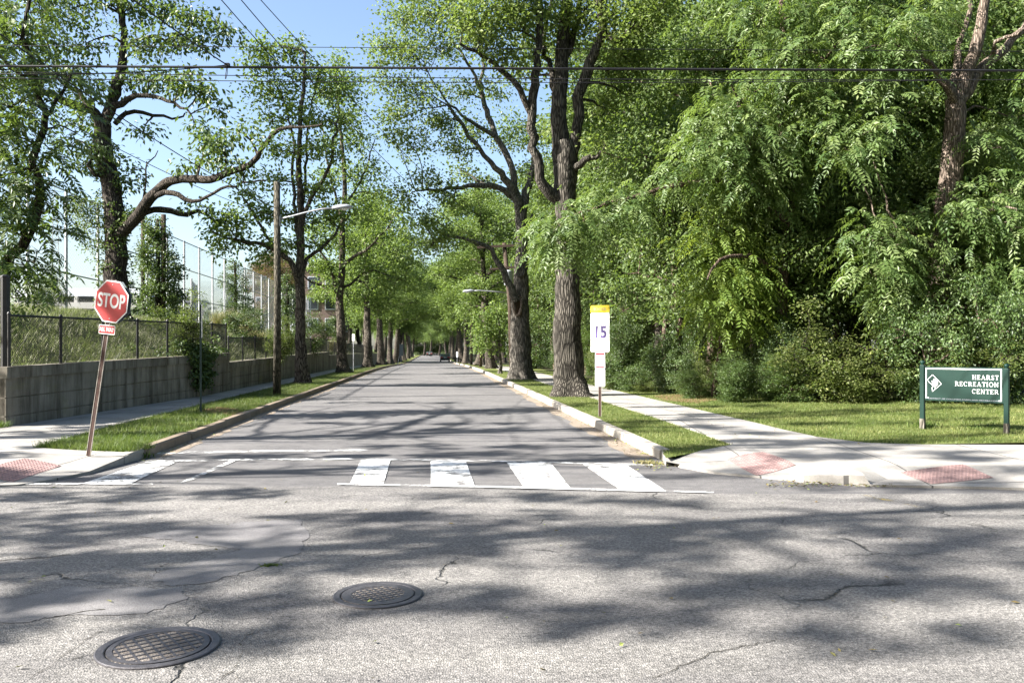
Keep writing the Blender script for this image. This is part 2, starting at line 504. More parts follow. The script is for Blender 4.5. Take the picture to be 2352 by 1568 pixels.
MT['dead_leaf'] = M_leaf('fallen_leaf_litter', (0.10, 0.07, 0.035), (0.18, 0.14, 0.06), (0.20, 0.24, 0.07), 0.1, 0.7, 0.2)
MT['bark_oak'] = M_bark('dark_oak_bark', (0.045, 0.041, 0.036), (0.125, 0.115, 0.10), 11)
MT['bark_grey'] = M_bark('grey_oak_bark', (0.085, 0.078, 0.069), (0.20, 0.185, 0.163), 11)
MT['bark_street'] = M_bark('street_tree_bark', (0.055, 0.047, 0.04), (0.17, 0.15, 0.125), 13)
MT['bark_dark'] = M_bark('dark_bark', (0.035, 0.03, 0.027), (0.11, 0.095, 0.08), 12)
MT['bark_red'] = M_bark('reddish_bark', (0.075, 0.055, 0.044), (0.22, 0.165, 0.135), 12)
MT['bark_pale_sunlit'] = M_bark('pale_sunlit_bark', (0.12, 0.095, 0.078), (0.27, 0.22, 0.185), 12)  # lighter bark; the forked trunk's sunlight is put into its colour
MT['hollow'] = M_plain('hollow_wood', (0.03, 0.02, 0.012), 0.95, 0.1, 0, 0.4, 12, 0.5)  # near-black tone stands in for the shade inside the trunk
MT['pole_wood'] = M_bark('utility_pole_wood', (0.06, 0.056, 0.045), (0.16, 0.145, 0.115), 22, 0.4)
MT['pole_dark'] = M_plain('dark_creosote_wood', (0.06, 0.045, 0.035), 0.9, 0.1, 0, 0.3, 10)
MT['steel'] = M_plain('galvanised_steel', (0.30, 0.31, 0.33), 0.5, 0.5, 0.5, 0.15, 10)
MT['fence_silver'] = M_plain('silver_fence_steel', (0.48, 0.49, 0.51), 0.5, 0.5, 0.3, 0.1, 10)
MT['black_metal'] = M_plain('black_coated_metal', (0.018, 0.017, 0.018), 0.5, 0.4, 0, 0.3, 10)
MT['lamp_grey'] = M_plain('grey_lamp_housing', (0.30, 0.32, 0.35), 0.45, 0.5, 0, 0.1, 8)
MT['lens'] = M_plain('frosted_lens', (0.75, 0.76, 0.74), 0.25, 0.5, 0, 0.05, 8)
MT['white'] = M_plain('white_sign_sheeting', (0.85, 0.85, 0.84), 0.4, 0.5, 0, 0.03, 5)
MT['sign_white'] = M_plain('weathered_white_sheeting', (0.6, 0.6, 0.6), 0.45, 0.4, 0, 0.06, 9)
MT['red'] = M_plain('stop_sign_red', (0.33, 0.012, 0.014), 0.5, 0.4, 0, 0.08, 5)
MT['sign_red'] = M_plain('faded_sign_red', (0.26, 0.015, 0.03), 0.5, 0.4, 0, 0.1, 9)
MT['yellow'] = M_plain('sign_yellow', (0.72, 0.55, 0.02), 0.45, 0.4, 0, 0.05, 5)
MT['purple'] = M_plain('sign_dark_violet', (0.085, 0.055, 0.19), 0.5, 0.4, 0, 0.1, 5)
MT['faint'] = M_plain('sign_pale_grey', (0.24, 0.24, 0.28), 0.5, 0.3, 0, 0.06, 5)  # speed sign lettering paled as by sun glare, put into the colour
MT['sign_back'] = M_plain('dull_sign_back', (0.10, 0.12, 0.13), 0.5, 0.5, 0.3, 0.15, 5)
MT['rust'] = M_plain('rusty_post_steel', (0.045, 0.022, 0.016), 0.75, 0.3, 0.1, 0.45, 14, 0.2)
MT['post_edge'] = M_plain('pale_post_edge', (0.30, 0.27, 0.24), 0.5, 0.5, 0.3, 0.2, 14)  # paler strip run along both edges of a sign post
MT['green_post'] = M_plain('dark_green_post', (0.03, 0.05, 0.04), 0.55, 0.4, 0, 0.3, 8)
MT['sign_green'] = M_plain('park_sign_green', (0.0025, 0.022, 0.016), 0.5, 0.25, 0, 0.08, 3)
MT['trunk_wood'] = MT['bark_dark']
MT['wire'] = M_plain('black_cable', (0.012, 0.012, 0.014), 0.6, 0.3, 0, 0.2, 3)
MT['brick'] = M_plain('far_brick', (0.17, 0.125, 0.11), 0.9, 0.1, 0, 0.2, 3)
MT['far_conc'] = M_plain('far_concrete', (0.40, 0.38, 0.36), 0.9, 0.1, 0, 0.1, 0.5)
MT['far_pale'] = M_plain('far_pale_cladding', (0.58, 0.60, 0.66), 0.8, 0.2, 0, 0.06, 0.5)
MT['glass_dark'] = M_plain('dark_glazing', (0.03, 0.035, 0.045), 0.15, 0.6, 0, 0.2, 0.8)
MT['car_paint'] = M_plain('grey_green_car_paint', (0.075, 0.085, 0.085), 0.3, 0.6, 0.3, 0.05, 3)
MT['tyre'] = M_plain('tyre_rubber', (0.02, 0.02, 0.02), 0.8, 0.2, 0, 0.2, 20)
MT['tail_red'] = M_plain('tail_lamp_red', (0.45, 0.015, 0.015), 0.25, 0.6, 0, 0.1, 9)
MT['dark_blue'] = M_plain('dark_blue_paint', (0.03, 0.05, 0.09), 0.3, 0.6, 0.2, 0.1, 3)

# ------------------------------------------------------------------ the ground
def smooth(t):
    t = min(1, max(0, t)); return t * t * (3 - 2 * t)
def seg_near(x, y, pl):
    """distance to a polyline of (x, y, z) and z at the nearest point"""
    best = (1e9, 0)
    for (ax, ay, az), (bx, by, bz) in zip(pl[:-1], pl[1:]):
        dx, dy = bx - ax, by - ay
        L = dx * dx + dy * dy
        t = min(1, max(0, ((x - ax) * dx + (y - ay) * dy) / L)) if L else 0
        d = math.hypot(ax + dx * t - x, ay + dy * t - y)
        if d < best[0]: best = (d, az + (bz - az) * t)
    return best
FARY = list(range(50, 160, 6))
flat = lambda dz: (lambda x, y: zt(y) + dz)

# widest sheet of all, out to the horizon
big = sheet('ground', [(-1500, -300), (1500, -300), (1500, 3000), (-1500, 3000)], lambda x, y: -0.09 + zt(y), MT['field'], (), FARY + [49])
# road surface: from the crossing into the distance, and the cross street under the viewer
def road_line(yr): return [RW(KL, yr), RW(KR, yr)]
p0, p1 = G(-900, 1118), G(3400, 1132)
sheet('road', [RW(KL, 9.3), RW(KR, 8.3), RW(KR + 0.6, 8.3), RW(KR, 11.6), RW(KR, 420), RW(KL, 420), RW(KL, 12), RW(KL - 1.2, 9.3)],
      flat(0.0), MT['asphalt'], (), [9, 12, 20, 30, 40] + FARY + [200, 300], road=True)
CSL = [G(-900, 1124), G(-200, 1121), G(190, 1115), G(790, 1118), G(1530, 1133), G(1700, 1135), G(2352, 1133), G(3500, 1128)]
sheet('cross_street', [(-60, -20), (-42, -8.9), (-20, 4.6), (-12, 8.4), (-8.2, 9.5), *[(p.x, p.y) for p in CSL[2:]], (70, 9.3), (70, -6), (-6, -6), (-15, -9), (-50, -31)],
      lambda x, y: 0.004, MT['old_asphalt'])
# near side of the cross street, behind the viewer
sheet('near_pavement', [(-6, -6), (70, -6), (70, -8.2), (-7, -8.2), (-51, -33.2), (-50, -31), (-15, -9)], lambda x, y: 0.12, MT['corner'], skirt=0.2)
sheet('near_lawn', [(-7, -8.2), (70, -8.2), (70, -60), (-51, -60), (-51, -33.2)], lambda x, y: 0.11, MT['lawn'])

sheet('road_apron', [(1.2, 8.4), (60, 8.4), (60, 10.4), (6, 11.2), (2.6, 12.2), (1.2, 12.2)], lambda x, y: -.006, MT['asphalt'])
sheet('road_apron', [(-4.6, 9.0), (-4.6, 12.6), (-6.6, 12.0), (-9, 10.4), (-9, 9.0)], lambda x, y: -.006, MT['asphalt'])
# worn smooth asphalt patches round the utility covers
def blob_px(pts): return [tuple(G(x, y)[:2]) for x, y in pts]
def rough_outline(pts, amp, seed, n=6):
    r = random.Random(seed); out = []
    for i, (a, b) in enumerate(pts):
        c, d = pts[(i + 1) % len(pts)]
        for k in range(n):
            t = k / n
            out.append((a + (c - a) * t + r.uniform(-amp, amp), b + (d - b) * t + r.uniform(-amp, amp)))
    return out
for pts, sd in (([(345, 1322), (420, 1300), (560, 1262), (420, 1245), (310, 1232), (430, 1212), (560, 1200), (690, 1195), (705, 1235), (690, 1270), (600, 1302), (480, 1340), (385, 1347)], 1),
                ([(-160, 1400), (60, 1372), (150, 1350), (400, 1352), (430, 1378), (330, 1410), (140, 1415), (60, 1428), (-160, 1430)], 2)):
    sheet('asphalt_patch', rough_outline(blob_px(pts), 0.035, sd), lambda x, y: 0.0075, MT['patch'])

# ---- right corner, pavement, verge and lawn
RE = [(*G(1520, 1055)[:2], .13), (*G(1562, 1074)[:2], .05), (*G(1640, 1087)[:2], .02), (*G(1826, 1104)[:2], .02),
      (*G(1846, 1107)[:2], .085), (*G(1985, 1115)[:2], .115), (*G(2000, 1116)[:2], .02), (*G(2352, 1124)[:2], .022), (*G(2700, 1124)[:2], .13), (45, 9.35, .13)]
def h_right(x, y):
    d, z = seg_near(x, y, RE)
    return zt(y) + z + (0.13 - z) * smooth(d / 1.25)
VL, SL, SR = KR + 0.16, 4.72, 6.36                     # kerb back, pavement near edge, pavement far edge
vf = [G(1530, 1049, .13), G(1682, 1020, .13)]          # front edge of the verge
rc = [Vector((a, b, 0)) for a, b, _ in RE]
corner = [(v.x, v.y) for v in rc] + [(45, 12.7)] + [tuple(G(px, py, .13)[:2]) for px, py in ((2352, 1021), (2120, 1020), (1990, 1016), (1880, 1003), (1800, 986), (1735, 970))] + \
         [tuple(RW(SR, 17.0)[:2]), tuple(RW(SL, 17.0)[:2]), (vf[1].x, vf[1].y), (vf[0].x, vf[0].y)]
sheet('corner_pavement', corner, h_right, MT['corner'], step=0.3, skirt=0.16)
sheet('pavement', [RW(SL, 17.004)[:2], RW(SR, 17.004)[:2], RW(SR, 300)[:2], RW(SL, 300)[:2]], flat(.13), MT['walk'], (), [30, 40] + FARY + [200], road=True, skirt=0.1)
hv = lambda x, y: zt(y) + .118
sheet('verge', [(vf[0].x, vf[0].y), (vf[1].x, vf[1].y), RW(SL, 17)[:2], RW(SL, 300)[:2], RW(VL, 300)[:2], RW(VL, 12.4)[:2]], hv, MT['lawn'], (), [20, 30, 40] + FARY + [200], road=True)
FE = [(60, 20.2), (14, 20.4), (11, 20.9), (8.2, 22.6), (6.5, 24.2)] + [tuple(RW(7.7, y)[:2]) for y in (28, 60, 110, 300)]
def h_lawn(x, y):
    xr, yr = TR(x, y)
    return zt(y) + .12 + 0.12 * smooth((xr - 6.5) / 6)
lawn_near = [(45, 12.7)] + [tuple(G(px, py, .13)[:2]) for px, py in ((2352, 1021), (2120, 1020), (1990, 1016), (1880, 1003), (1800, 986), (1735, 970))] + [tuple(RW(SR, y)[:2]) for y in (17, 30, 60, 110, 300)]
sheet('lawn', lawn_near[::-1] + FE, h_lawn, MT['lawn'], step=4)
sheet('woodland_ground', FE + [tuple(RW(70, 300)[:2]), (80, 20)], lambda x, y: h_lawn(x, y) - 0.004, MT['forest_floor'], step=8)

# ---- left corner, pavement, verge
LE = [(-60, -19.6, .13), (-42, -8.5, .13), (-20, 5.0, .13), (-12, 8.75, .13), (-8.2, 9.75, .12), (*G(-60, 1122)[:2], .03), (*G(40, 1116)[:2], .02), (*G(112, 1106)[:2], .025), (*G(205, 1089)[:2], .04), (*G(290, 1063)[:2], .10), (*RW(KL - .15, 12.6)[:2], .13)]
def h_left(x, y):
    d, z = seg_near(x, y, LE)
    return zt(y) + z + (0.13 - z) * smooth(d / 1.2)
LV, LS = KL - 0.16, -6.1
lvf = [G(75, 1027, .13), G(190, 1034, .13), G(305, 1036, .13)]
wl = lambda yr: RW(xw(yr), yr)
WC = wl(16.5)                                          # wall corner
lcorner = [(p[0], p[1]) for p in LE] + [(lvf[2].x, lvf[2].y), (lvf[1].x, lvf[1].y), (lvf[0].x, lvf[0].y), RW(LS, 16.2)[:2], RW(LS, 20)[:2], wl(20)[:2], (WC.x, WC.y), (WC.x - .1, WC.y - 1.2), (-11.8, 15.2), (-12.6, 10.5), (-20.8, 6.7), (-43, -6.7), (-61, -17.8)]
sheet('corner_pavement', lcorner, h_left, MT['corner'], step=0.35, skirt=0.16)
sheet('pavement', [RW(LS, 20.004)[:2], *[wl(y)[:2] for y in (20.004, 27, 300)], RW(LS, 300)[:2]], flat(.13), MT['walk'], (), [30, 40] + FARY + [200], road=True, skirt=0.1)
sheet('verge', [(lvf[0].x, lvf[0].y), (lvf[1].x, lvf[1].y), (lvf[2].x, lvf[2].y), RW(LV, 12.6)[:2], RW(LV, 300)[:2], RW(LS, 300)[:2], RW(LS, 16.2)[:2]], hv, MT['lawn'], (), [20, 30, 40] + FARY + [200], road=True)
sheet('corner_lawn', [(WC.x, WC.y), (WC.x - .1, WC.y - 1.2), (-11.8, 15.2), (-12.6, 10.5), (-20.8, 6.7), (-43, -6.7), (-61, -17.8), (-61, WC.y)], lambda x, y: .125, MT['lawn'])
c0 = G(470, 944, .13)
sheet('mulch_patch', rough_outline([tuple(G(x, y, .13)[:2]) for x, y in ((455, 941), (500, 934), (545, 939), (560, 948), (535, 954), (480, 948))], .03, 4), lambda x, y: .134, MT['mulch'])
sheet('mulch_patch', rough_outline([tuple(G(x, y, .13)[:2]) for x, y in ((1500, 908), (1560, 904), (1625, 912), (1650, 918), (1600, 926), (1520, 918))], .05, 6), lambda x, y: h_lawn(x, y) + .006, MT['mulch'])

# ---- bank behind the wall, and the playing field on top of it
def h_bank(x, y):
    xr, yr = TR(x, y)
    a = xw(yr) - 0.18 - xr; b = y - WC.y - 0.18
    t = smooth(min(a / 5.9, b / 8.5))
    n = 0.10 * math.sin(x * 1.3 + 2) * math.sin(y * 0.9) + 0.05 * math.sin(x * 3.1) * math.sin(y * 2.3 + 1)
    return zt(y) + cop(yr) - 0.03 + (2.9 - cop(yr)) * t + n * min(1, max(0, min(a, b)) / 1.0) * (1 - 0.5 * t)
bankp = [(WC.x - .28, WC.y + .26), (-45, WC.y + .26), (-45, 18), RW(-14.6, 25)[:2], RW(-14.6, 130)[:2], RW(xw(130) - .28, 130)[:2], RW(xw(27) - .28, 27)[:2]]
sheet('embankment', bankp, h_bank, MT['bank'], step=0.8)
sheet('playing_field', [(-45, 18), RW(-14.6, 25)[:2], RW(-14.6, 130)[:2], RW(-14.6, 230)[:2], (-260, 230), (-260, 18)], lambda x, y: h_bank(-16 - y * ST, max(y, 26)) if False else zt(y) + 3.0, MT['field'], (), FARY, road=False)

# ---- kerbs: separate stones
def kerb(name, pts, mat, w=0.16, stone=1.2, seed=1, side=1, bev=0.02, base=0.13):
    """stones along a line of (x, y, top)"""
    r = random.Random(seed); mb = MB()
    segs = []
    for (a, b) in zip(pts[:-1], pts[1:]):
        A, B = Vector((a[0], a[1], 0)), Vector((b[0], b[1], 0))
        L = (B - A).length; n = max(1, round(L / stone))
        for i in range(n):
            t0, t1 = i / n, (i + 1) / n
            P, Q = A.lerp(B, t0), A.lerp(B, t1)
            z0, z1 = a[2] + (b[2] - a[2]) * t0, a[2] + (b[2] - a[2]) * t1
            d = (Q - P).normalized(); nrm = Vector((-d.y, d.x, 0)) * side
            P = P + d * 0.004; Q = Q - d * 0.004
            j = r.uniform(-.008, .008); k = nrm * r.uniform(-.006, .006)
            V = []
            for pt, z in ((P, z0), (Q, z1)):
                for off, hh in ((0, -.25), (0.008, z + j - .02), (0.03, z + j), (w, z + j), (w, -.25)):
                    V.append(pt + nrm * off + k + Vector((0, 0, (zt(pt.y) if hh > 0 else zt(pt.y)) + hh)))
            F_ = [(i_, i_ + 1, i_ + 6, i_ + 5) for i_ in range(4)] + [(0, 4, 3, 2, 1), (5, 6, 7, 8, 9)]
            mb.add(V, F_)
    o = mb.build(name, mat)
    o['kind'] = 'structure'
    return o
far = [12.6, 27, 40, 50, 60, 70, 80, 90, 100, 110, 120, 130, 140, 150, 180, 300]
kerb('kerb', [(*RW(KL, y)[:2], .135) for y in far], MT['kerb_brown'], stone=2.4, seed=2, side=1)
kerb('kerb', [(LE[-2][0], LE[-2][1], .105), (*RW(KL, 12.6)[:2], .135)], MT['kerb_pale'], stone=1.2, seed=5, side=1)
kerb('kerb', [(*RW(KR, y)[:2], .145) for y in [11.75] + far[1:]], MT['kerb_pale'], stone=0.95, seed=3, side=-1)
# gutter strips
def strip(name, x0, x1, y0, y1, dz, mat): return sheet(name, [RW(x0, y0)[:2], RW(x1, y0)[:2], RW(x1, y1)[:2], RW(x0, y1)[:2]], flat(dz), mat, (), [40] + FARY, road=True)
def wavy_strip(name, x0, x1, y0, y1, dz, mat, amp, seed):
    r = random.Random(seed); L = []; y = y0
    while y < y1: L.append((y, r.uniform(0.2, 1))); y += 0.35 + (y - y0) * .02
    a = [tuple(RW(x0, yy)[:2]) for yy, _ in L]; b = [tuple(RW(x1 + amp * (rr - .5), yy)[:2]) for yy, rr in L]
    return sheet(name, a + b[::-1], flat(dz), mat, (), [40] + FARY, road=True)
wavy_strip('gutter', KR, KR - 0.34, 11.9, 150, .004, MT['gutter'], .22, 4)
wavy_strip('gutter', KL, KL + 0.22, 12.7, 150, .004, MT['gutter'], .22, 5)

# ---- road markings (film 4 mm above the road)
def mark(name, pts, mat, dz=0.0095):
    return sheet(name, [tuple(G(x, y)[:2]) for x, y in pts], lambda x, y: dz, mat)
for pts, m in (([(190, 1111), (300, 1111), (402, 1063), (338, 1061)], 'paint_bar_worn'),
               ([(411, 1110), (426, 1110), (548, 1056), (535, 1055)], 'paint_worn'),
               ([(803, 1113), (880, 1115), (897, 1057), (829, 1057)], 'paint'),
               ([(990, 1117), (1091, 1119), (1070, 1060), (989, 1059)], 'paint'),
               ([(1205, 1122), (1313, 1125), (1266, 1065), (1164, 1063)], 'paint'),
               ([(1426, 1127), (1530, 1129), (1441, 1070), (1339, 1067)], 'paint')):
    mark('crosswalk_bar', pts, MT[m])
mark('crosswalk_line', [(60, 1110.5), (350, 1111.5), (352, 1115), (55, 1114)], MT['paint_worn'], .0135)
mark('crosswalk_line', [(775, 1111.5), (1150, 1118), (1530, 1128), (1530, 1131.5), (1150, 1122), (775, 1115)], MT['paint_bar_worn'], .0135)
mark('crosswalk_line', [(1530, 1128), (1640, 1131), (1640, 1134), (1530, 1131)], MT['paint_worn'], .0135)
mark('crosswalk_line', [(330, 1059.5), (560, 1055), (830, 1053.5), (1170, 1059), (1500, 1068), (1500, 1071), (1170, 1062.5), (830, 1057), (560, 1058.5), (330, 1063)], MT['paint_worn'], .0135)
mark('stop_line', [(362, 1038.5), (600, 1034), (845, 1032), (846, 1035.5), (600, 1038), (360, 1043)], MT['paint_worn'], .006)
mark('parking_line', [(1985, 1137), (2050, 1147), (2125, 1166), (2120, 1168), (2040, 1151), (1975, 1140)], MT['paint_yellow'], .006)

# ---- red tactile plates let into the corner ramps
def tactile(pts, hf, label):
    q = [G(x, y, .032) for x, y in pts]
    e = empty('tactile_plate', (q[0].x, q[0].y, hf(q[0].x, q[0].y)), label, 'paving plate', 'red tactile plates at the corner ramps')
    mb, dm = MB(), MB()
    N = 14
    P = lambda u, v: (q[0] * (1 - u) + q[1] * u) * (1 - v) + (q[3] * (1 - u) + q[2] * u) * v
    idx = {}
    V = []; Fc = []
    for i in range(N + 1):
        for j in range(N + 1):
            p = P(i / N, j / N); V.append((p.x - e.location.x, p.y - e.location.y, hf(p.x, p.y) + .006 - e.location.z))
    for i in range(N):
        for j in range(N): Fc.append((i * (N + 1) + j, (i + 1) * (N + 1) + j, (i + 1) * (N + 1) + j + 1, i * (N + 1) + j + 1))
    mb.add(V, Fc); mb.build('plate', MT['tactile'], e, True)
    nu = int((q[1] - q[0]).length / .06); nv = int((q[3] - q[0]).length / .06)
    for i in range(nu):
        for j in range(nv):
            p = P((i + .5) / nu, (j + .5) / nv)
            dm.lathe((p.x - e.location.x, p.y - e.location.y, hf(p.x, p.y) + .006 - e.location.z), [(.014, 0), (.009, .007)], 6)
    d = dm.build('dome', MT['tactile'], e); d['kind'] = 'stuff'
tactile([(1668, 1064), (1752, 1054), (1828, 1078), (1738, 1090)], h_right, 'small red tactile plate on the ramp beside the crosswalk, nearest the pale kerb')
tactile([(2068, 1093), (2210, 1083), (2282, 1102), (2140, 1110)], h_right, 'red tactile plate on the right hand ramp, in front of the green park sign')
tactile([(-60, 1098), (55, 1070), (140, 1078), (30, 1106)], h_left, 'red tactile plate on the corner ramp beside the leaning stop sign')

# ---- manhole covers
def manhole(px, py, dia, rot, nb, label, plain):
    c = G(px, py)
    e = empty('manhole_cover', (c.x, c.y, 0.005), label, 'manhole cover', 'round iron covers in the road')
    r = dia / 2
    mb = MB()
    prof = [(r, -.002), (r, .007), (r - .006, .0105), (r - .042, .0105), (r - .047, .008), (r - .05, -.002)]
    mb.lathe((0, 0, 0), prof, 56); mb.Fc = mb.Fc[:-2]; mb.M = mb.M[:-2]
    mb.build('frame', MT['iron'], e)
    ri = r - .056
    fl = MB(); fl.lathe((0, 0, 0), [(ri, -.001), (ri, .0075), (0.001, .0075)], 48)
    fl.build('dirt_filling', MT['grit'], e)
    lid = MB()
    rim = ri - (.06 if plain else .03)
    lid.lathe((0, 0, 0), [(ri, -.001), (ri, .011), (rim, .011), (rim, .001)], 56); lid.Fc = lid.Fc[:-2]; lid.M = lid.M[:-2]
    for a in (rot, rot + PI / 2):
        for i in range(nb):
            o = (-1 + (2 * i + 1) / nb) * rim
            hl = math.sqrt(max(0, rim * rim - o * o)) + .004
            cx, cy = -math.sin(a) * o, math.cos(a) * o
            z = .0052 if a == rot else .0048
            lid.box((cx, cy, z), (2 * hl, .0115 if not plain else .014, .0104 if a == rot else .0096), a)
    lid.build('lid', MT['iron'], e)
manhole(365, 1488, .625, math.radians(38), 8, 'larger open lattice iron manhole cover nearest the viewer, thin bars over pale grit', False)
manhole(868, 1368, .575, math.radians(33), 8, 'smaller iron manhole cover with a broad plain rim and small raised squares', True)

# ------------------------------------------------------------------ foliage machinery
def catmull(P, R, step):
    P = np.asarray(P, float); R = np.asarray(R, float)
    if len(P) < 2: return P, R
    Q = np.vstack([2 * P[0] - P[1], P, 2 * P[-1] - P[-2]])
    out, ro = [], []
    for i in range(1, len(Q) - 2):
        L = np.linalg.norm(Q[i + 1] - Q[i]); n = max(2, int(L / step))
        for t in np.arange(n) / n:
            a, b, c, d = Q[i - 1], Q[i], Q[i + 1], Q[i + 2]
            out.append(0.5 * (2 * b + (c - a) * t + (2 * a - 5 * b + 4 * c - d) * t * t + (3 * b - a - 3 * c + d) * t ** 3))
            ro.append(R[i - 1] + (R[i] - R[i - 1]) * t)
    out.append(P[-1]); ro.append(R[-1])
    return np.array(out), np.array(ro)

class Geo:
    def __init__(s): s.V, s.F, s.n = [], [], 0
    def add(s, V, Fa):
        s.V.append(V); s.F.append(np.asarray(Fa) + s.n); s.n += len(V)
    def tube(s, P, R, n, flare=None, rng=None):
        P = np.asarray(P, float); R = np.asarray(R, float)
        T = np.gradient(P, axis=0) if len(P) > 2 else np.repeat((P[1:] - P[:-1]), 2, 0)
        T /= (np.linalg.norm(T, axis=1, keepdims=True) + 1e-9)
        ref = np.array([1.0, 0.13, 0]) if abs(T[:, 2]).mean() > .5 else np.array([0.1, 0.05, 1.0])
        A = ref - T * (T @ ref)[:, None]; A /= (np.linalg.norm(A, axis=1, keepdims=True) + 1e-9)
        B = np.cross(T, A)
        an = np.arange(n) * 2 * PI / n
        rad = R[:, None] * np.ones((1, n))
        if flare is not None:
            rad = rad * flare(np.arange(len(P)), P, an)
        V = P[:, None, :] + (A[:, None, :] * np.cos(an)[None, :, None] + B[:, None, :] * np.sin(an)[None, :, None]) * rad[:, :, None]
        m = len(P)
        i = np.arange(m - 1)[:, None] * n; k = np.arange(n)[None, :]; k2 = (k + 1) % n
        Fa = np.stack([i + k, i + k2, i + n + k2, i + n + k], -1).reshape(-1, 4)
        s.add(V.reshape(-1, 3), Fa)
    def arrays(s): return (np.concatenate(s.V) if s.V else np.zeros((0, 3))), (np.concatenate(s.F) if s.F else np.zeros((0, 4), int))

def unit(a): return a / (np.linalg.norm(a, axis=-1, keepdims=True) + 1e-9)
def leaf_quads(B, D, N, L, Wd):
    """folded diamond leaves: base B, direction D, normal N"""
    D = unit(D); Sd = unit(np.cross(D, N)); N = np.cross(Sd, D)
    mid = B + D * (L * .45)[:, None] + N * (Wd * .16)[:, None]
    V = np.stack([B, mid + Sd * (Wd / 2)[:, None], B + D * L[:, None], mid - Sd * (Wd / 2)[:, None]], 1)
    return V.reshape(-1, 3), np.arange(len(B) * 4).reshape(-1, 4)
def broad_leaves(rng, C, n, sig, L, Wd, droop=.35):
    k = len(C) * n
    c = np.repeat(C, n, 0)
    off = rng.normal(0, 1, (k, 3)) * np.array([sig, sig, sig * .62])
    D = unit(off * .8 + rng.normal(0, sig, (k, 3))) + np.array([0, 0, -droop])
    N = unit(rng.normal(0, .6, (k, 3)) + np.array([-.25, -.12, .75]))
    l = L * rng.uniform(.6, 1.25, k); w = Wd * rng.uniform(.7, 1.2, k)
    V, Fa = leaf_quads(c + off, D, N, l, w)
    cv = np.repeat(rng.uniform(-.18, .18, len(C)), n)
    return V, Fa, np.clip(rng.beta(2.2, 2.6, k) + cv, 0, 1)
def frond_leaves(rng, C, n, sig, L, out=None, wind=(.35, .0, .0), pairs=6, droop=.7):
    k = len(C) * n
    c = np.repeat(C, n, 0)
    off = rng.normal(0, 1, (k, 3)) * np.array([sig, sig, sig * .7])
    D = unit(off * np.array([1, 1, .5]) + rng.normal(0, sig * .5, (k, 3)) + np.array(wind) * sig)
    l = L * rng.uniform(.7, 1.25, k)
    up = np.array([0, 0, 1.0])
    Sd = unit(np.cross(D, up) + rng.normal(0, .25, (k, 3)))
    VV, FF, va, n0 = [], [], [], 0
    fv = np.clip(rng.beta(2.2, 2.6, k) + np.repeat(rng.uniform(-.15, .15, len(C)), n), 0, 1)
    for i in range(2 * pairs + 1):
        t = .22 + .78 * (i // 2) / pairs
        sgn = 0 if i == 2 * pairs else (1 if i % 2 else -1)
        p = c + off + D * (l * t)[:, None] - up * (droop * l * t * t)[:, None]
        tang = unit(D - up * (2 * droop * t))
        d = tang * (.45 if sgn else 1) + Sd * sgn * .9 - up * .30 + rng.normal(0, .12, (k, 3))
        N = unit(np.cross(Sd, tang) * 1.0 + rng.normal(0, .22, (k, 3)))
        N = np.where((N[:, 2] < 0)[:, None], -N, N)
        ll = l * .34 * (1 - .25 * abs(t - .55)); ww = ll * .34
        V, Fa = leaf_quads(p, d, N, ll, ww)
        VV.append(V); FF.append(Fa + n0); n0 += len(V); va.append(np.clip(fv + rng.uniform(-.06, .06, k), 0, 1))
    # the stalk, a thin folded strip
    a, b = c + off, c + off + D * l[:, None] - up * (droop * l)[:, None]
    m = c + off + D * (l * .5)[:, None] - up * (droop * l * .25)[:, None]
    wv = up * .004
    V = np.stack([a - wv, a + wv, m + wv, m - wv, b], 1).reshape(-1, 3)
    return np.concatenate(VV), np.concatenate(FF), np.concatenate(va)

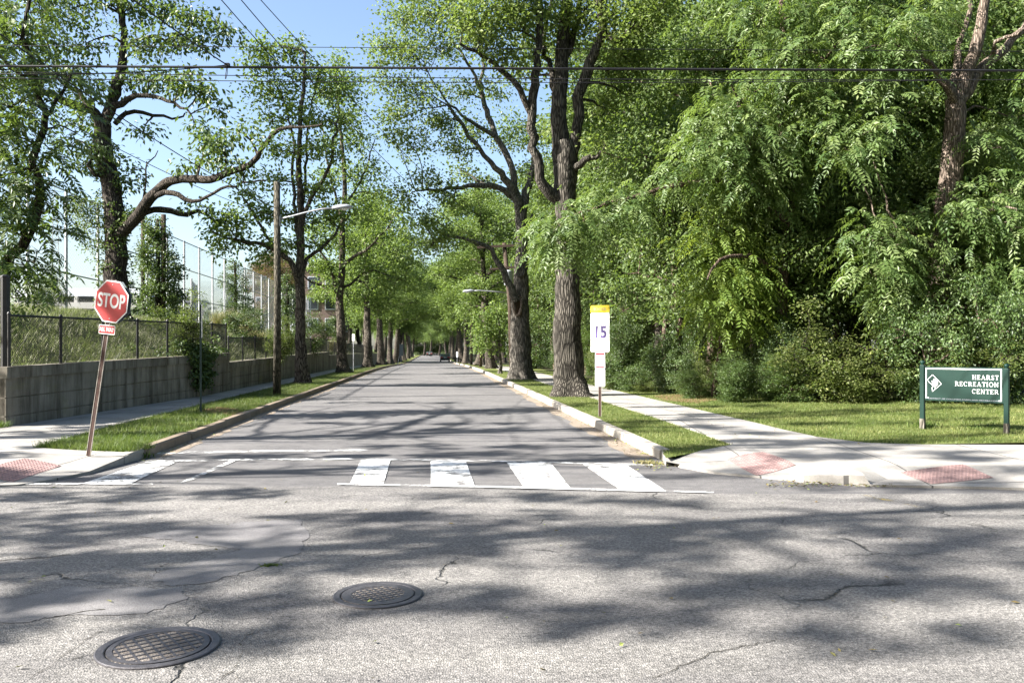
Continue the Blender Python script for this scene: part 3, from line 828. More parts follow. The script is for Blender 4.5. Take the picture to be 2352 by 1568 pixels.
def grow(seed, limbs, blobs, leaf='broad', L=.15, Wd=.09, per=60, sig=.32, flare=0.0, fold=.38, sides=12, twig_r=.02, lobes=5, hub_r=.035, fr=None, rough=.04, droop=.35, step=.35):
    """limbs: [(points, radii)], the first is the trunk; blobs: [(centre, radii, n_sprays)].
    Returns (wood V, wood F, twig V, twig F, leaf V, leaf F, leaf var) in the limbs' coordinates."""
    rng = np.random.default_rng(seed)
    wood, twigs = Geo(), Geo()
    samp, srad = [], []
    for i, (P, R) in enumerate(limbs):
        P, R = catmull(P, R, step)
        if i > 0 or True:
            w = rng.normal(0, rough * (.5 if R[0] > .25 else 1), P.shape); w[0] = 0
            P = P + w * min(1, 1)
        nz = rng.normal(0, 1, len(R) + 4); nz = (nz[:-4] + 2 * nz[1:-3] + 3 * nz[2:-2] + 2 * nz[3:-1] + nz[4:]) / 4.4
        R = R * (1 + (.02 if R[0] > .25 else .07) * nz)
        if i == 0 and flare:
            z0 = P[0][2]; ph = rng.uniform(0, 6)
            def fl(idx, PP, an, z0=z0, ph=ph):
                h = np.maximum(0, PP[:, 2] - z0)[:, None]
                e = np.exp(-h / fold)
                rid = (1 + .55 * np.cos(an * lobes + ph + .5 * np.sin(an * 2 + ph))[None, :])
                return 1 + flare * e * rid + .05 * np.cos(an * lobes + ph)[None, :] * np.exp(-h / 3) + .03 * np.cos(an * 3 + 1 + h * .6)
            wood.tube(P, R, max(sides, 20), fl)
        else:
            wood.tube(P, R, sides if i == 0 else max(5, int(sides * (.55 if R[0] > .08 else .45))))
        skip = int(len(P) * (.35 if i == 0 else .15))
        samp.append(P[skip:]); srad.append(R[skip:])
    S_, SR_ = np.concatenate(samp), np.concatenate(srad)
    CC = []
    for c, r, n in blobs:
        c = np.asarray(c, float); r = np.asarray(r, float)
        d = unit(rng.normal(0, 1, (n, 3))); q = rng.uniform(0, 1, n) ** (1 / 2.4)
        pts = c + d * q[:, None] * r
        # bough from the nearest limb to the middle of this clump
        dd = np.linalg.norm(S_ - c, axis=1) + .6 * np.maximum(0, S_[:, 2] - c[2] + .3)
        j = int(np.argmin(dd)); a = S_[j]
        hub = c - np.array([0, 0, r[2] * .25])
        if dd[j] > .25:
            mid = (a + hub) / 2 + rng.normal(0, .12, 3) * dd[j] * .5 + np.array([0, 0, .10 * dd[j]])
            r0 = min(SR_[j] * .75, hub_r + .012 * dd[j])
            P, R = catmull([a, mid, hub], [r0, r0 * .7, twig_r], .3)
            P[1:-1] += rng.normal(0, .03, P[1:-1].shape)
            twigs.tube(P, R, 5)
            local = np.vstack([P[len(P) // 2:], hub])
        else:
            local = np.array([hub, a])
        for p in pts:
            k = int(np.argmin(np.linalg.norm(local - p, axis=1) + rng.uniform(0, .3, len(local))))
            b = local[k]
            m = (b + p) / 2 + rng.normal(0, .10, 3) * np.linalg.norm(p - b)
            twigs.tube(np.array([b, m, p]), [twig_r * .7, twig_r * .5, twig_r * .2], 3)
        CC.append(pts)
    C = np.concatenate(CC)
    if leaf == 'broad': LV, LF, va = broad_leaves(rng, C, per, sig, L, Wd, droop)
    else: LV, LF, va = frond_leaves(rng, C, per, sig, L, **(fr or {}))
    return (*wood.arrays(), *twigs.arrays(), LV, LF, va)

def tree_meshes(name, data, base, bark, leafm):
    wV, wF, tV, tF, LV, LF, va = data
    b = np.array(base)
    trunk = np_mesh(name + '_wood', wV - b, [wF], [bark], smooth=True)
    V = np.concatenate([tV, LV]) - b if len(tV) else LV - b
    nt_ = len(tV)
    crown = np_mesh(name + '_crown', V, [tF, LF + nt_] if nt_ else [LF], [bark, leafm] if nt_ else [leafm],
                    [0, 1] if nt_ else [0], smooth=False, var=np.concatenate([np.zeros(len(tF)), va]) if nt_ else va)
    return trunk, crown
def plant(name, base, meshes, label, cat, group=None, rz=0, sc=1.0, parts=('trunk', 'crown')):
    e = empty(name, base, label, cat, group, rz)
    e.scale = (sc, sc, sc) if not hasattr(sc, '__len__') else sc
    for pn, me in zip(parts, meshes):
        if me: link(pn, me, e)
    return e
def pxl(d, pts, r0, r1, dd=None):
    """a limb from photo pixels at depth d (+ optional depth offsets)"""
    n = len(pts)
    dd = dd or [0] * n
    return [tuple(W(x, y, d + o)) for (x, y), o in zip(pts, dd)], list(np.linspace(r0, r1, n))
def pblob(d, x, y, rx, ry, n, do=0.0, rd=None):
    k = d / F
    return (tuple(W(x, y, d + do)), (rx * k, rd if rd else max(rx, ry) * k * 1.1, ry * k), n)

# ------------------------------------------------------------------ tree kinds shared by copies
def auto_tree(seed, h, r0, first, spread, nl, top=.9, lean=.05, dense=1.0, bl=(1.2, .9), n=12, low=0.0):
    """a free-grown tree at the origin: trunk, limbs and leaf clumps"""
    g = np.random.default_rng(seed)
    tz = np.linspace(0, h * top, 7)
    lx = np.cumsum(g.normal(0, lean * h / 7, 7)); ly = np.cumsum(g.normal(0, lean * h / 7, 7)); lx[0] = ly[0] = 0
    P = np.stack([lx, ly, tz], 1)
    limbs = [(P, np.linspace(r0, r0 * .22, 7))]
    blobs = []
    az = g.uniform(0, 6.28)
    for i in range(nl):
        f = first + (0.95 - first) * (i + .5) / nl
        z = f * h * top
        k = z / (h * top) * 6; i0 = int(min(5, k)); a = P[i0] + (P[i0 + 1] - P[i0]) * (k - i0)
        az += 2.4 + g.uniform(-.5, .5)
        ln = spread * (math.sin(PI * min(1, max(.12, (1 - f) * 1.15 + .12))) ** .6) * g.uniform(.75, 1.15)
        rise = g.uniform(.15, .65) * (1 if f > first + .1 else .6) - low * (1 - f)
        d = np.array([math.cos(az), math.sin(az), 0])
        pts = [a, a + d * ln * .35 + np.array([0, 0, ln * .35 * rise * 1.3]), a + d * ln * .7 + np.array([0, 0, ln * .7 * rise]) + g.normal(0, .15, 3), a + d * ln + np.array([0, 0, ln * rise * .85])]
        rr = max(.03, r0 * (.5 - .3 * f))
        limbs.append((pts, np.linspace(rr, .025, 4)))
        for t, s in ((.45, .8), (.75, 1.0), (1.02, .95)):
            q = pts[0] + (pts[3] - pts[0]) * t + g.normal(0, .35, 3) + np.array([0, 0, .15])
            b = g.uniform(.8, 1.2) * s
            if t < .6 and f < first + .15 and g.uniform() < .4: continue
            blobs.append((q, (bl[0] * b, bl[0] * b, bl[1] * b), max(4, int(n * b * b * dense))))
    for i in range(3):
        blobs.append((P[-1] + g.normal(0, .5, 3) + np.array([0, 0, .5 * i]), (bl[0], bl[0], bl[1] * 1.1), n))
    return limbs, blobs
Z0 = (0, 0, 0)
KIND = {}
def kind(key, seed, bark, leafm, at, **kw):
    limbs, blobs = auto_tree(seed, **at)
    KIND[key] = tree_meshes(key, grow(seed + 50, limbs, blobs, **kw), Z0, MT[bark], MT[leafm])
kind('street_a', 3, 'bark_street', 'street_leaf', dict(h=14, r0=.36, first=.36, spread=4.6, nl=11, n=13, bl=(1.35, .95)), L=.20, Wd=.13, per=60, sig=.38, flare=.5)
kind('street_b', 8, 'bark_street', 'street_leaf', dict(h=16, r0=.42, first=.34, spread=5.4, nl=12, n=13, bl=(1.5, 1.0)), L=.22, Wd=.14, per=60, sig=.42, flare=.5)
kind('wood_a', 21, 'bark_red', 'wood_leaf', dict(h=15, r0=.22, first=.27, spread=3.6, nl=15, n=13, bl=(1.25, 1.0), low=.15), L=.20, Wd=.11, per=58, sig=.36)
kind('wood_b', 22, 'bark_dark', 'wood_leaf', dict(h=17, r0=.30, first=.26, spread=4.2, nl=16, n=13, bl=(1.35, 1.05), low=.2), L=.22, Wd=.12, per=58, sig=.38)
kind('wood_c', 23, 'bark_red', 'wood_leaf', dict(h=9.5, r0=.13, first=.32, spread=2.6, nl=12, n=12, bl=(1.0, .8), low=.15, lean=.08), L=.17, Wd=.095, per=56, sig=.32)
kind('feather_a', 24, 'bark_dark', 'wal_leaf', dict(h=13, r0=.22, first=.22, spread=3.8, nl=13, n=9, bl=(1.2, .9), low=.35), leaf='frond', L=.52, per=10, sig=.36)
kind('shrub_a', 31, 'bark_dark', 'shrub_leaf', dict(h=2.0, r0=.03, first=.12, spread=1.15, nl=11, n=7, bl=(.42, .34), lean=.14), L=.11, Wd=.065, per=34, sig=.17, twig_r=.008, hub_r=.012)
kind('shrub_b', 32, 'bark_red', 'ivy_leaf', dict(h=2.6, r0=.035, first=.10, spread=1.3, nl=12, n=7, bl=(.46, .4), lean=.14), L=.125, Wd=.075, per=34, sig=.19, twig_r=.008, hub_r=.012)
kind('shrub_c', 33, 'bark_red', 'ivy_leaf', dict(h=4.2, r0=.05, first=.06, spread=1.0, nl=14, n=10, bl=(.55, .55), lean=.05), L=.11, Wd=.075, per=48, sig=.24, twig_r=.01, hub_r=.014)

# ------------------------------------------------------------------ trees one can tell apart
def big_tree(name, d, limbs, blobs, bark, leafm, label, cat='tree', group=None, seed=1, **kw):
    data = grow(seed, limbs, blobs, **kw)
    b = Vector(limbs[0][0][0]); base = (b.x, b.y, b.z + .12)
    return plant(name, base, tree_meshes(name, data, base, MT[bark], MT[leafm]), label, cat, group)

# great oak at the kerb, behind the speed limit sign
D = 26.0
limbs = [pxl(D, [(1310, 917), (1308, 880), (1305, 800), (1304, 700), (1303, 600), (1300, 500), (1298, 430), (1297, 370), (1300, 330)], 0, 0),
         pxl(D, [(1297, 400), (1288, 330), (1284, 240), (1290, 130), (1302, 20), (1306, -80)], .31, .15, [0, 0, 0, .2, .4, .6]),
         pxl(D, [(1310, 400), (1325, 310), (1330, 210), (1362, 130), (1382, 70), (1372, -10), (1378, -70)], .21, .09, [0, -.1, -.2, -.3, -.4, -.5, -.6]),
         pxl(D, [(1300, 470), (1255, 440), (1236, 380), (1222, 300), (1224, 230), (1234, 130), (1240, 40), (1238, -70)], .20, .09, [0, -.2, -.3, -.4, -.4, -.5, -.6, -.6]),
         pxl(D, [(1224, 270), (1190, 205), (1150, 155), (1110, 128), (1056, 96)], .12, .04, [-.4, -.6, -.9, -1.2, -1.6]),
         pxl(D, [(1320, 385), (1345, 368), (1370, 360), (1388, 342)], .12, .05, [-.2, -.5, -.6, -.7]),
         pxl(D, [(1382, 70), (1410, 95), (1440, 72), (1478, 32), (1512, 28)], .11, .06, [-.4, -.5, -.6, -.7, -.8]),
         pxl(D, [(1286, 230), (1262, 160), (1248, 90), (1262, 0)], .12, .05, [0, .4, .8, 1.0]),
         pxl(D, [(1288, 160), (1320, 80), (1335, 0), (1330, -90)], .11, .05, [0, .5, 1.0, 1.2])]
limbs[0] = (limbs[0][0], [.50, .49, .47, .42, .355, .335, .35, .37, .33])
bl = [pblob(D, *a) for a in ((1070, 50, 55, 45, 14, -1.5), (1125, 15, 60, 45, 14, -1), (1115, 95, 45, 35, 10, -1.2), (1180, 60, 50, 40, 14, -.8), (1215, 5, 60, 45, 16, -.5),
      (1290, 35, 60, 45, 18, .3), (1345, 10, 60, 50, 16, 0), (1400, 30, 55, 40, 14, -.6), (1455, 55, 55, 40, 14, -.8), (1500, 15, 60, 45, 14, -1), (1430, 120, 55, 35, 12, -.2),
      (1480, 130, 50, 40, 12, .3), (1400, 165, 45, 40, 9, .8), (1230, 110, 45, 35, 10, .6), (1160, 130, 40, 30, 8, -.9), (1300, 100, 45, 35, 9, 1.0), (1250, -60, 70, 50, 16, 0),
      (1150, -55, 70, 50, 16, -1), (1350, -70, 70, 50, 16, 0), (1450, -50, 70, 50, 16, -.8), (1540, -40, 60, 50, 12, -1), (1200, 170, 35, 25, 6, .8), (1440, 210, 50, 45, 9, 1.2), (1390, 240, 45, 40, 8, 1.5), (1270, 300, 26, 22, 4, 1.2), (1380, 320, 22, 18, 4, -.6))]
big_tree('oak_tree', D, limbs, bl, 'bark_oak', 'oak_leaf', 'massive dark oak at the kerb behind the speed limit sign', seed=11, L=.145, Wd=.085, per=62, sig=.27, flare=.8, fold=.26, sides=22, lobes=4, step=.25)

# second oak with the hollow
D = 40.0
limbs = [pxl(D, [(1196, 878), (1196, 845), (1195, 760), (1195, 680), (1198, 600), (1199, 540), (1197, 490)], 0, 0),
         pxl(D, [(1197, 500), (1186, 465), (1168, 420), (1125, 372), (1080, 315), (1045, 262), (1030, 242)], .23, .05, [0, -.2, -.4, -.8, -1.2, -1.6, -1.8]),
         pxl(D, [(1195, 490), (1185, 440), (1172, 375), (1140, 315), (1114, 240), (1106, 185), (1112, 120)], .22, .06, [0, 0, .2, .4, .6, .8, 1.0]),
         pxl(D, [(1200, 490), (1208, 440), (1214, 420), (1226, 360), (1228, 290)], .22, .10, [0, .3, .4, .8, 1.2]),
         pxl(D, [(1186, 455), (1150, 432), (1110, 424), (1060, 430), (1000, 436), (955, 438)], .17, .04, [-.2, -.6, -1.0, -1.6, -2.0, -2.4]),
         pxl(D, [(1176, 440), (1130, 428), (1085, 405), (1050, 385)], .11, .03, [-.2, 0, .5, .9]),
         pxl(D, [(1186, 690), (1172, 660), (1156, 625), (1142, 600), (1128, 575), (1098, 558), (1050, 545), (1000, 552)], .20, .05, [-.4, -.6, -.7, -.8, -.9, -1.2, -1.6, -2.0]),
         pxl(D, [(1215, 560), (1222, 530), (1220, 490)], .10, .05),
         pxl(D, [(1140, 315), (1100, 290), (1060, 262), (1020, 225), (985, 170)], .11, .03, [.4, 0, -.5, -1, -1.4]),
         pxl(D, [(1110, 220), (1080, 160), (1050, 110), (1010, 60)], .10, .03, [.6, .4, .2, 0])]
limbs[0] = (limbs[0][0], [.50, .50, .48, .41, .325, .30, .29])
bl = [pblob(D, *a) for a in ((885, 95, 45, 38, 12, -2), (925, 40, 50, 40, 14, -2), (985, 25, 55, 45, 15, -1.5), (1050, 30, 55, 45, 15, -1), (950, 120, 50, 38, 14, -2), (1015, 110, 50, 40, 14, -1),
      (900, 190, 38, 32, 9, -2.4), (960, 210, 50, 38, 13, -2), (920, 265, 42, 34, 10, -2.2), (1005, 285, 50, 36, 13, -1.6), (950, 330, 48, 36, 11, -2), (1060, 210, 45, 34, 10, .2), (1095, 300, 40, 32, 9, .8),
      (1045, 345, 42, 32, 9, -1), (905, 310, 30, 22, 5, -2.5), (985, 415, 45, 30, 10, -2), (930, 450, 38, 26, 8, -2.4), (1040, 465, 42, 28, 8, -1.5), (975, 500, 38, 28, 8, -2), (1030, 540, 40, 26, 8, -2),
      (1070, 400, 36, 28, 7, .8), (1120, 410, 30, 24, 5, 1), (990, 560, 36, 26, 7, -2.2), (1100, 100, 50, 40, 12, .6), (1130, 200, 36, 34, 7, 1.2), (1080, -30, 60, 40, 12, 0), (980, -40, 60, 40, 12, -1), (1150, 330, 30, 26, 5, 1.4), (1210, 395, 22, 20, 4, .8), (870, 140, 26, 22, 5, -2.6))]
oak = big_tree('oak_tree', D, limbs, bl, 'bark_grey', 'oak_leaf', 'tall grey oak with a dark hollow in its trunk', seed=12, L=.17, Wd=.105, per=62, sig=.34, flare=.75, fold=.32, sides=20, lobes=5, step=.3)
# a cap painted dark as the hollow's shade, and its swollen lip, on the trunk's near face
h0 = Vector(W(1189, 705, D)); h0.y = D - .47
mb = MB(); mb.lathe((0, 0, 0), [(.001, .012), (.6, .012), (.85, .0), (1.0, -.06)], 20, mat=Matrix(((.17, 0, 0), (0, 0, -1), (0, .40, 0))))
ho = mb.build('hollow', MT['hollow'], oak, True); ho.location = h0 - oak.location + Vector((0, -.02, 0))
lip = [(math.cos(a) * .175 * (1 + .12 * math.sin(3 * a)), -.0 + .05 * math.sin(a * 2), math.sin(a) * .48 + .06) for a in np.linspace(0, 2 * PI, 25)]
mb = MB(); mb.tube(lip, [.075 + .02 * math.sin(k) for k in range(25)], 8, cap=False)
lo = mb.build('bark_lip', MT['bark_pale_sunlit'], oak, True); lo.location = h0 - oak.location
k0 = Vector(W(1196, 627, D)); k0.y = D - .46
mb = MB(); mb.lathe((0, 0, 0), [(.001, .03), (.55, .04), (.8, .12), (1.0, .02), (1.05, -.1)], 16, mat=Matrix(((.22, 0, 0), (0, 0, -1), (0, .26, 0))))
kn = mb.build('burl', MT['bark_grey'], oak, True); kn.location = k0 - oak.location

# young tree between the oaks' verge and the road further on
D = 49.0
limbs = [pxl(D, [(1149, 864), (1148, 840), (1147, 800), (1146, 760), (1144, 715)], .10, .03), pxl(D, [(1147, 790), (1128, 760), (1110, 740)], .04, .02, [0, -.3, -.6]), pxl(D, [(1147, 780), (1160, 750), (1170, 730)], .04, .02, [0, .3, .5])]
bl = [pblob(D, *a) for a in ((1105, 735, 26, 22, 9, -.5), (1135, 715, 28, 20, 10, 0), (1165, 725, 24, 22, 8, .3), (1100, 765, 24, 20, 8, -.4), (1130, 760, 28, 22, 10, .2), (1160, 768, 24, 22, 8, 0), (1095, 795, 20, 16, 6, -.5), (1165, 800, 20, 16, 6, .3), (1125, 795, 22, 16, 6, .2))]
big_tree('young_tree', D, limbs, bl, 'bark_grey', 'street_leaf', 'slim young tree on the verge just past the hollow oak', seed=13, L=.17, Wd=.10, per=50, sig=.28, flare=.8, sides=9, twig_r=.012, hub_r=.016)

# big tree on the left bank, ivy up its trunk
D = 33.0
limbs = [pxl(D, [(268, 748), (267, 700), (266, 640), (268, 580), (264, 520), (257, 450), (246, 380), (234, 325), (236, 280)], .50, .30),
         pxl(D, [(236, 295), (222, 262), (200, 250), (160, 238), (122, 220), (82, 203), (40, 165), (-10, 120)], .22, .07, [0, -.1, -.3, -.6, -.9, -1.2, -1.5, -1.8]),
         pxl(D, [(212, 256), (190, 222), (165, 200), (132, 184)], .13, .06, [-.2, 0, .3, .6]),
         pxl(D, [(237, 290), (252, 255), (275, 236), (310, 222), (352, 222), (400, 236), (440, 262)], .17, .04, [0, -.2, -.3, -.5, -.8, -1.2, -1.5]),
         pxl(D, [(240, 280), (262, 215), (274, 160), (283, 100), (284, 50), (264, -30), (250, -100)], .22, .09, [0, .2, .3, .4, .4, .4, .4]),
         pxl(D, [(266, 560), (290, 522), (318, 494), (345, 456), (378, 424), (420, 411), (482, 412), (520, 398), (575, 378), (605, 342), (640, 298), (690, 292), (742, 288)], .26, .03, [0, -.3, -.6, -.9, -1.2, -1.6, -2.2, -2.6, -3.1, -3.5, -3.9, -4.2, -4.6]),
         pxl(D, [(352, 452), (378, 444), (412, 450), (438, 462), (480, 450), (520, 430), (575, 418), (612, 412)], .12, .03, [-.9, -1.3, -1.5, -1.7, -2.0, -2.4, -2.8, -3.0]),
         pxl(D, [(312, 502), (350, 483), (392, 482), (430, 492), (456, 482), (500, 510), (545, 540)], .15, .03, [-.6, -.5, -.3, 0, .2, .5, .9]),
         pxl(D, [(264, 285), (292, 258), (330, 262), (375, 270), (412, 272), (428, 262)], .10, .03, [0, .3, .6, .9, 1.1, 1.3]),
         pxl(D, [(328, 476), (330, 430), (342, 375), (360, 348)], .05, .015, [-.7, -.7, -.6, -.5]),
         pxl(D, [(236, 400), (218, 402), (206, 380), (210, 345)], .12, .05, [-.3, -.5, -.5, -.4]),
         pxl(D, [(283, 110), (310, 92), (350, 85), (395, 90), (440, 60)], .09, .03, [.4, .2, 0, -.3, -.6])]
bl = [pblob(D, *a) for a in ((20, 20, 55, 40, 9, -1), (90, 5, 55, 40, 9, 0), (160, 15, 55, 40, 10, .5), (235, 0, 55, 45, 12, 0), (310, 15, 55, 40, 11, 0), (380, 20, 55, 38, 11, -.5), (450, 45, 45, 32, 9, -1), (510, 65, 32, 18, 5, -1.2),
      (60, 80, 50, 35, 8, -1.2), (130, 95, 50, 35, 9, .3), (200, 90, 50, 38, 9, .8), (330, 95, 50, 35, 10, -.2), (400, 90, 50, 35, 10, -.6), (460, 100, 34, 20, 5, -.9),
      (90, 160, 45, 28, 7, .2), (170, 160, 48, 30, 8, .4), (350, 165, 48, 30, 9, -.6), (420, 185, 45, 32, 10, -1.2), (470, 205, 36, 24, 7, -1.4), (505, 250, 26, 16, 3, -1.6), (300, 185, 36, 25, 6, .4), (210, 205, 36, 25, 6, -.6),
      (20, 190, 45, 32, 8, -1.4), (40, 260, 40, 30, 7, -1), (330, 300, 34, 16, 4, .8), (175, 270, 36, 24, 5, .4), (225, 340, 34, 26, 5, -.4), (300, 385, 22, 22, 3, -.4), (290, 410, 22, 20, 3, .2), (190, 375, 36, 24, 5, 0),
      (160, 330, 40, 26, 5, .6), (470, 320, 38, 22, 6, -2), (520, 330, 36, 22, 6, -2.4), (560, 300, 26, 20, 4, -2.8), (500, 370, 36, 18, 5, -2.4), (560, 395, 32, 16, 4, -2.8), (430, 390, 26, 14, 3, -1.8), (620, 330, 24, 16, 3, -3.6), (470, 470, 26, 14, 3, -.4), (520, 500, 26, 18, 3, .5),
      (450, 290, 28, 14, 3, -1.5), (300, -70, 90, 50, 16, 0), (150, -70, 90, 50, 14, 0), (420, -50, 60, 40, 10, -.6))]
ltree = big_tree('bank_tree', D, limbs, bl, 'bark_dark', 'left_leaf', 'large ivy-clad tree on the left bank, long limb reaching toward the road', seed=14, L=.22, Wd=.125, per=36, sig=.30, flare=.4, sides=16, droop=.8, step=.3)
# ivy on that trunk, and the curtain of vines hanging from it
def ivy(parent, base, sprays, seed, L=.12, Wd=.09, per=26, sig=.10, mat='ivy_leaf', name='ivy'):
    rng = np.random.default_rng(seed)
    V, Fa, va = broad_leaves(rng, np.array(sprays), per, sig, L, Wd, .6)
    me = np_mesh(name, V - np.array(base), [Fa], [MT[mat]], smooth=False, var=va)
    return link(name, me, parent)
g = np.random.default_rng(5)
sp = []
for t in np.linspace(0, 1, 170):
    y = 745 - 440 * t ** 1.1
    cx = np.interp(y, [300, 380, 450, 520, 640, 745], [236, 246, 257, 264, 266, 268])
    a = g.uniform(0, 6.28); r = .52 - .18 * t + .10 * g.uniform() + (.12 if t < .3 else 0)
    if g.uniform() < .35 + .5 * (1 - t):
        c = W(cx, y, D); sp.append((c.x + r * math.cos(a), c.y + r * math.sin(a), c.z))
for t in np.linspace(0, 1, 26):
    c = W(285 + 30 * t, 535 - 40 * t, D - .3); sp.append((c.x + g.normal(0, .1), c.y, c.z + .25))
ivy(ltree, ltree.location, sp, 61)
sp = []
for k in range(210):
    u = g.uniform(); top = 458 + 20 * u
    y = top + (640 - top) * g.beta(1, 1.9) * (.55 + .45 * u)
    c = W(172 + 66 * u + g.normal(0, 3), y, D - .2 + g.normal(0, .15)); sp.append(tuple(c))
for u in np.linspace(0, 1, 30): sp.append(tuple(W(176 + 70 * u, 455 + 22 * u * u, D - .2)))
hv_ = ivy(ltree, ltree.location, sp, 62, L=.10, Wd=.065, per=9, sig=.14, mat='shrub_leaf', name='hanging_vine')

# feathery tree at the left edge
D = 18.4
limbs = [pxl(D, [(-95, 850), (-60, 770), (-15, 670), (28, 592), (64, 540), (88, 462), (80, 370), (94, 300), (108, 262)], .13, .075),
         pxl(D, [(108, 262), (90, 222), (68, 165), (60, 90), (70, -10), (72, -70)], .065, .03),
         pxl(D, [(104, 270), (128, 235), (148, 200), (166, 150)], .05, .02, [0, .2, .4, .6]),
         pxl(D, [(108, 262), (70, 240), (30, 245), (-20, 235)], .04, .02, [0, -.2, -.4, -.6]),
         pxl(D, [(84, 400), (40, 390), (0, 395), (-40, 400)], .04, .015, [0, -.2, -.4, -.5]),
         pxl(D, [(88, 470), (110, 430), (130, 410)], .03, .012, [0, .2, .3]),
         pxl(D, [(30, 592), (60, 600), (85, 610)], .025, .012, [0, -.3, -.5])]
bl = [pblob(D, *a) for a in ((50, 420, 60, 40, 8, -.3), (-10, 400, 60, 50, 8, -.4), (110, 430, 45, 36, 6, .2), (40, 500, 50, 34, 7, -.3), (-25, 500, 60, 50, 8, -.3), (60, 610, 52, 26, 7, -.3), (0, 600, 60, 36, 8, -.3), (-40, 660, 50, 40, 6, -.3),
      (95, 560, 30, 24, 3, -.2), (60, 330, 50, 36, 6, 0), (0, 300, 60, 40, 7, -.3), (30, 230, 55, 36, 6, -.3), (130, 340, 40, 26, 4, .2), (175, 300, 40, 26, 4, .3), (90, 190, 45, 32, 5, .2), (0, 150, 60, 40, 7, -.3), (40, 90, 55, 36, 6, 0), (150, 170, 40, 30, 4, .5), (-20, 50, 60, 45, 7, 0), (70, 20, 55, 40, 6, 0), (85, 650, 28, 14, 3, -.4))]
big_tree('feathery_tree', D, limbs, bl, 'bark_dark', 'left_leaf', 'slender leaning tree with feathery leaflets at the left edge, behind black fence', seed=15, leaf='frond', L=.50, per=6, sig=.24, sides=10, twig_r=.014, hub_r=.016, fr=dict(pairs=7, droop=.5))

# first two street trees on the left verge
D = 35.0
limbs = [pxl(D, [(697, 886), (694, 850), (691, 780), (690, 700), (688, 640), (689, 600), (691, 520), (688, 430), (686, 360), (690, 280), (698, 190), (700, 120)], .27, .05),
         pxl(D, [(690, 660), (676, 620), (668, 600), (640, 580), (606, 564), (560, 556), (520, 545), (480, 528)], .15, .03, [0, -.2, -.3, -.5, -.8, -1.1, -1.4, -1.7]),
         pxl(D, [(634, 576), (612, 540), (590, 505), (570, 470), (545, 432)], .08, .03, [-.5, -.5, -.3, -.1, .1]),
         pxl(D, [(690, 640), (708, 595), (740, 568), (772, 536), (800, 500)], .12, .03, [0, .3, .6, .9, 1.2]),
         pxl(D, [(690, 520), (715, 455), (742, 415), (762, 370), (768, 320), (780, 250)], .11, .03, [0, -.2, -.4, -.6, -.8, -.9]),
         pxl(D, [(689, 560), (678, 480), (672, 400), (676, 320), (650, 230)], .10, .03, [0, .3, .6, .8, 1.0]),
         pxl(D, [(690, 500), (700, 430), (704, 350), (712, 260), (736, 170)], .08, .03, [0, .3, .5, .6, .8])]
bl = [pblob(D, *a) for a in ((590, 110, 36, 30, 7, .3), (625, 150, 42, 34, 9, .5), (670, 120, 40, 30, 9, .6), (600, 210, 40, 34, 8, .8), (650, 215, 42, 34, 10, .8), (700, 175, 40, 34, 9, .5), (745, 200, 40, 32, 8, .2), (625, 270, 40, 28, 8, .9), (690, 270, 42, 30, 9, .3), (745, 270, 38, 28, 7, -.6),
      (785, 210, 36, 30, 7, .4), (790, 280, 32, 24, 5, -.8), (650, 340, 38, 26, 7, .6), (715, 345, 40, 26, 7, 0), (770, 350, 36, 26, 6, -.6), (635, 410, 38, 26, 7, .6), (700, 420, 36, 24, 6, .4), (745, 440, 34, 24, 6, -.5), (575, 430, 36, 24, 6, 0), (595, 490, 38, 24, 8, -.3), (650, 490, 38, 24, 8, .4),
      (540, 500, 36, 22, 7, -1.2), (500, 530, 34, 20, 6, -1.6), (560, 545, 38, 20, 7, -1), (620, 560, 36, 18, 6, -.6), (700, 500, 34, 22, 6, .8), (760, 500, 36, 24, 7, .8), (800, 480, 34, 24, 6, 1.2), (730, 560, 30, 18, 5, .8), (520, 570, 24, 12, 3, -1.4), (600, 590, 28, 12, 4, -.6), (660, 560, 26, 16, 4, .3), (570, 150, 20, 16, 3, .4))]
big_tree('street_tree', D, limbs, bl, 'bark_street', 'street_leaf', 'forked street tree on the left verge right behind the wooden lamp pole', seed=16, L=.18, Wd=.115, per=46, sig=.31, flare=.6, sides=16, step=.3)
D = 51.0
limbs = [pxl(D, [(791, 861), (788, 840), (784, 780), (782, 720), (780, 680), (786, 610), (786, 520), (792, 430), (786, 340), (778, 250), (770, 170)], .34, .05),
         pxl(D, [(781, 690), (770, 650), (756, 610), (740, 580), (715, 545)], .15, .04, [0, -.3, -.6, -.8, -1]),
         pxl(D, [(766, 655), (730, 652), (705, 640), (690, 620)], .10, .03, [-.2, -.6, -.9, -1.1]),
         pxl(D, [(782, 665), (815, 645), (845, 622), (885, 630), (930, 642)], .11, .03, [0, .4, .7, 1.0, 1.3]),
         pxl(D, [(786, 610), (812, 590), (838, 575), (870, 545), (905, 500)], .12, .03, [0, -.4, -.7, -1.0, -1.3]),
         pxl(D, [(790, 480), (820, 430), (845, 380), (862, 320)], .10, .03, [0, .3, .6, .8]), pxl(D, [(786, 500), (765, 430), (748, 350), (740, 270)], .10, .03, [0, .4, .7, 1])]
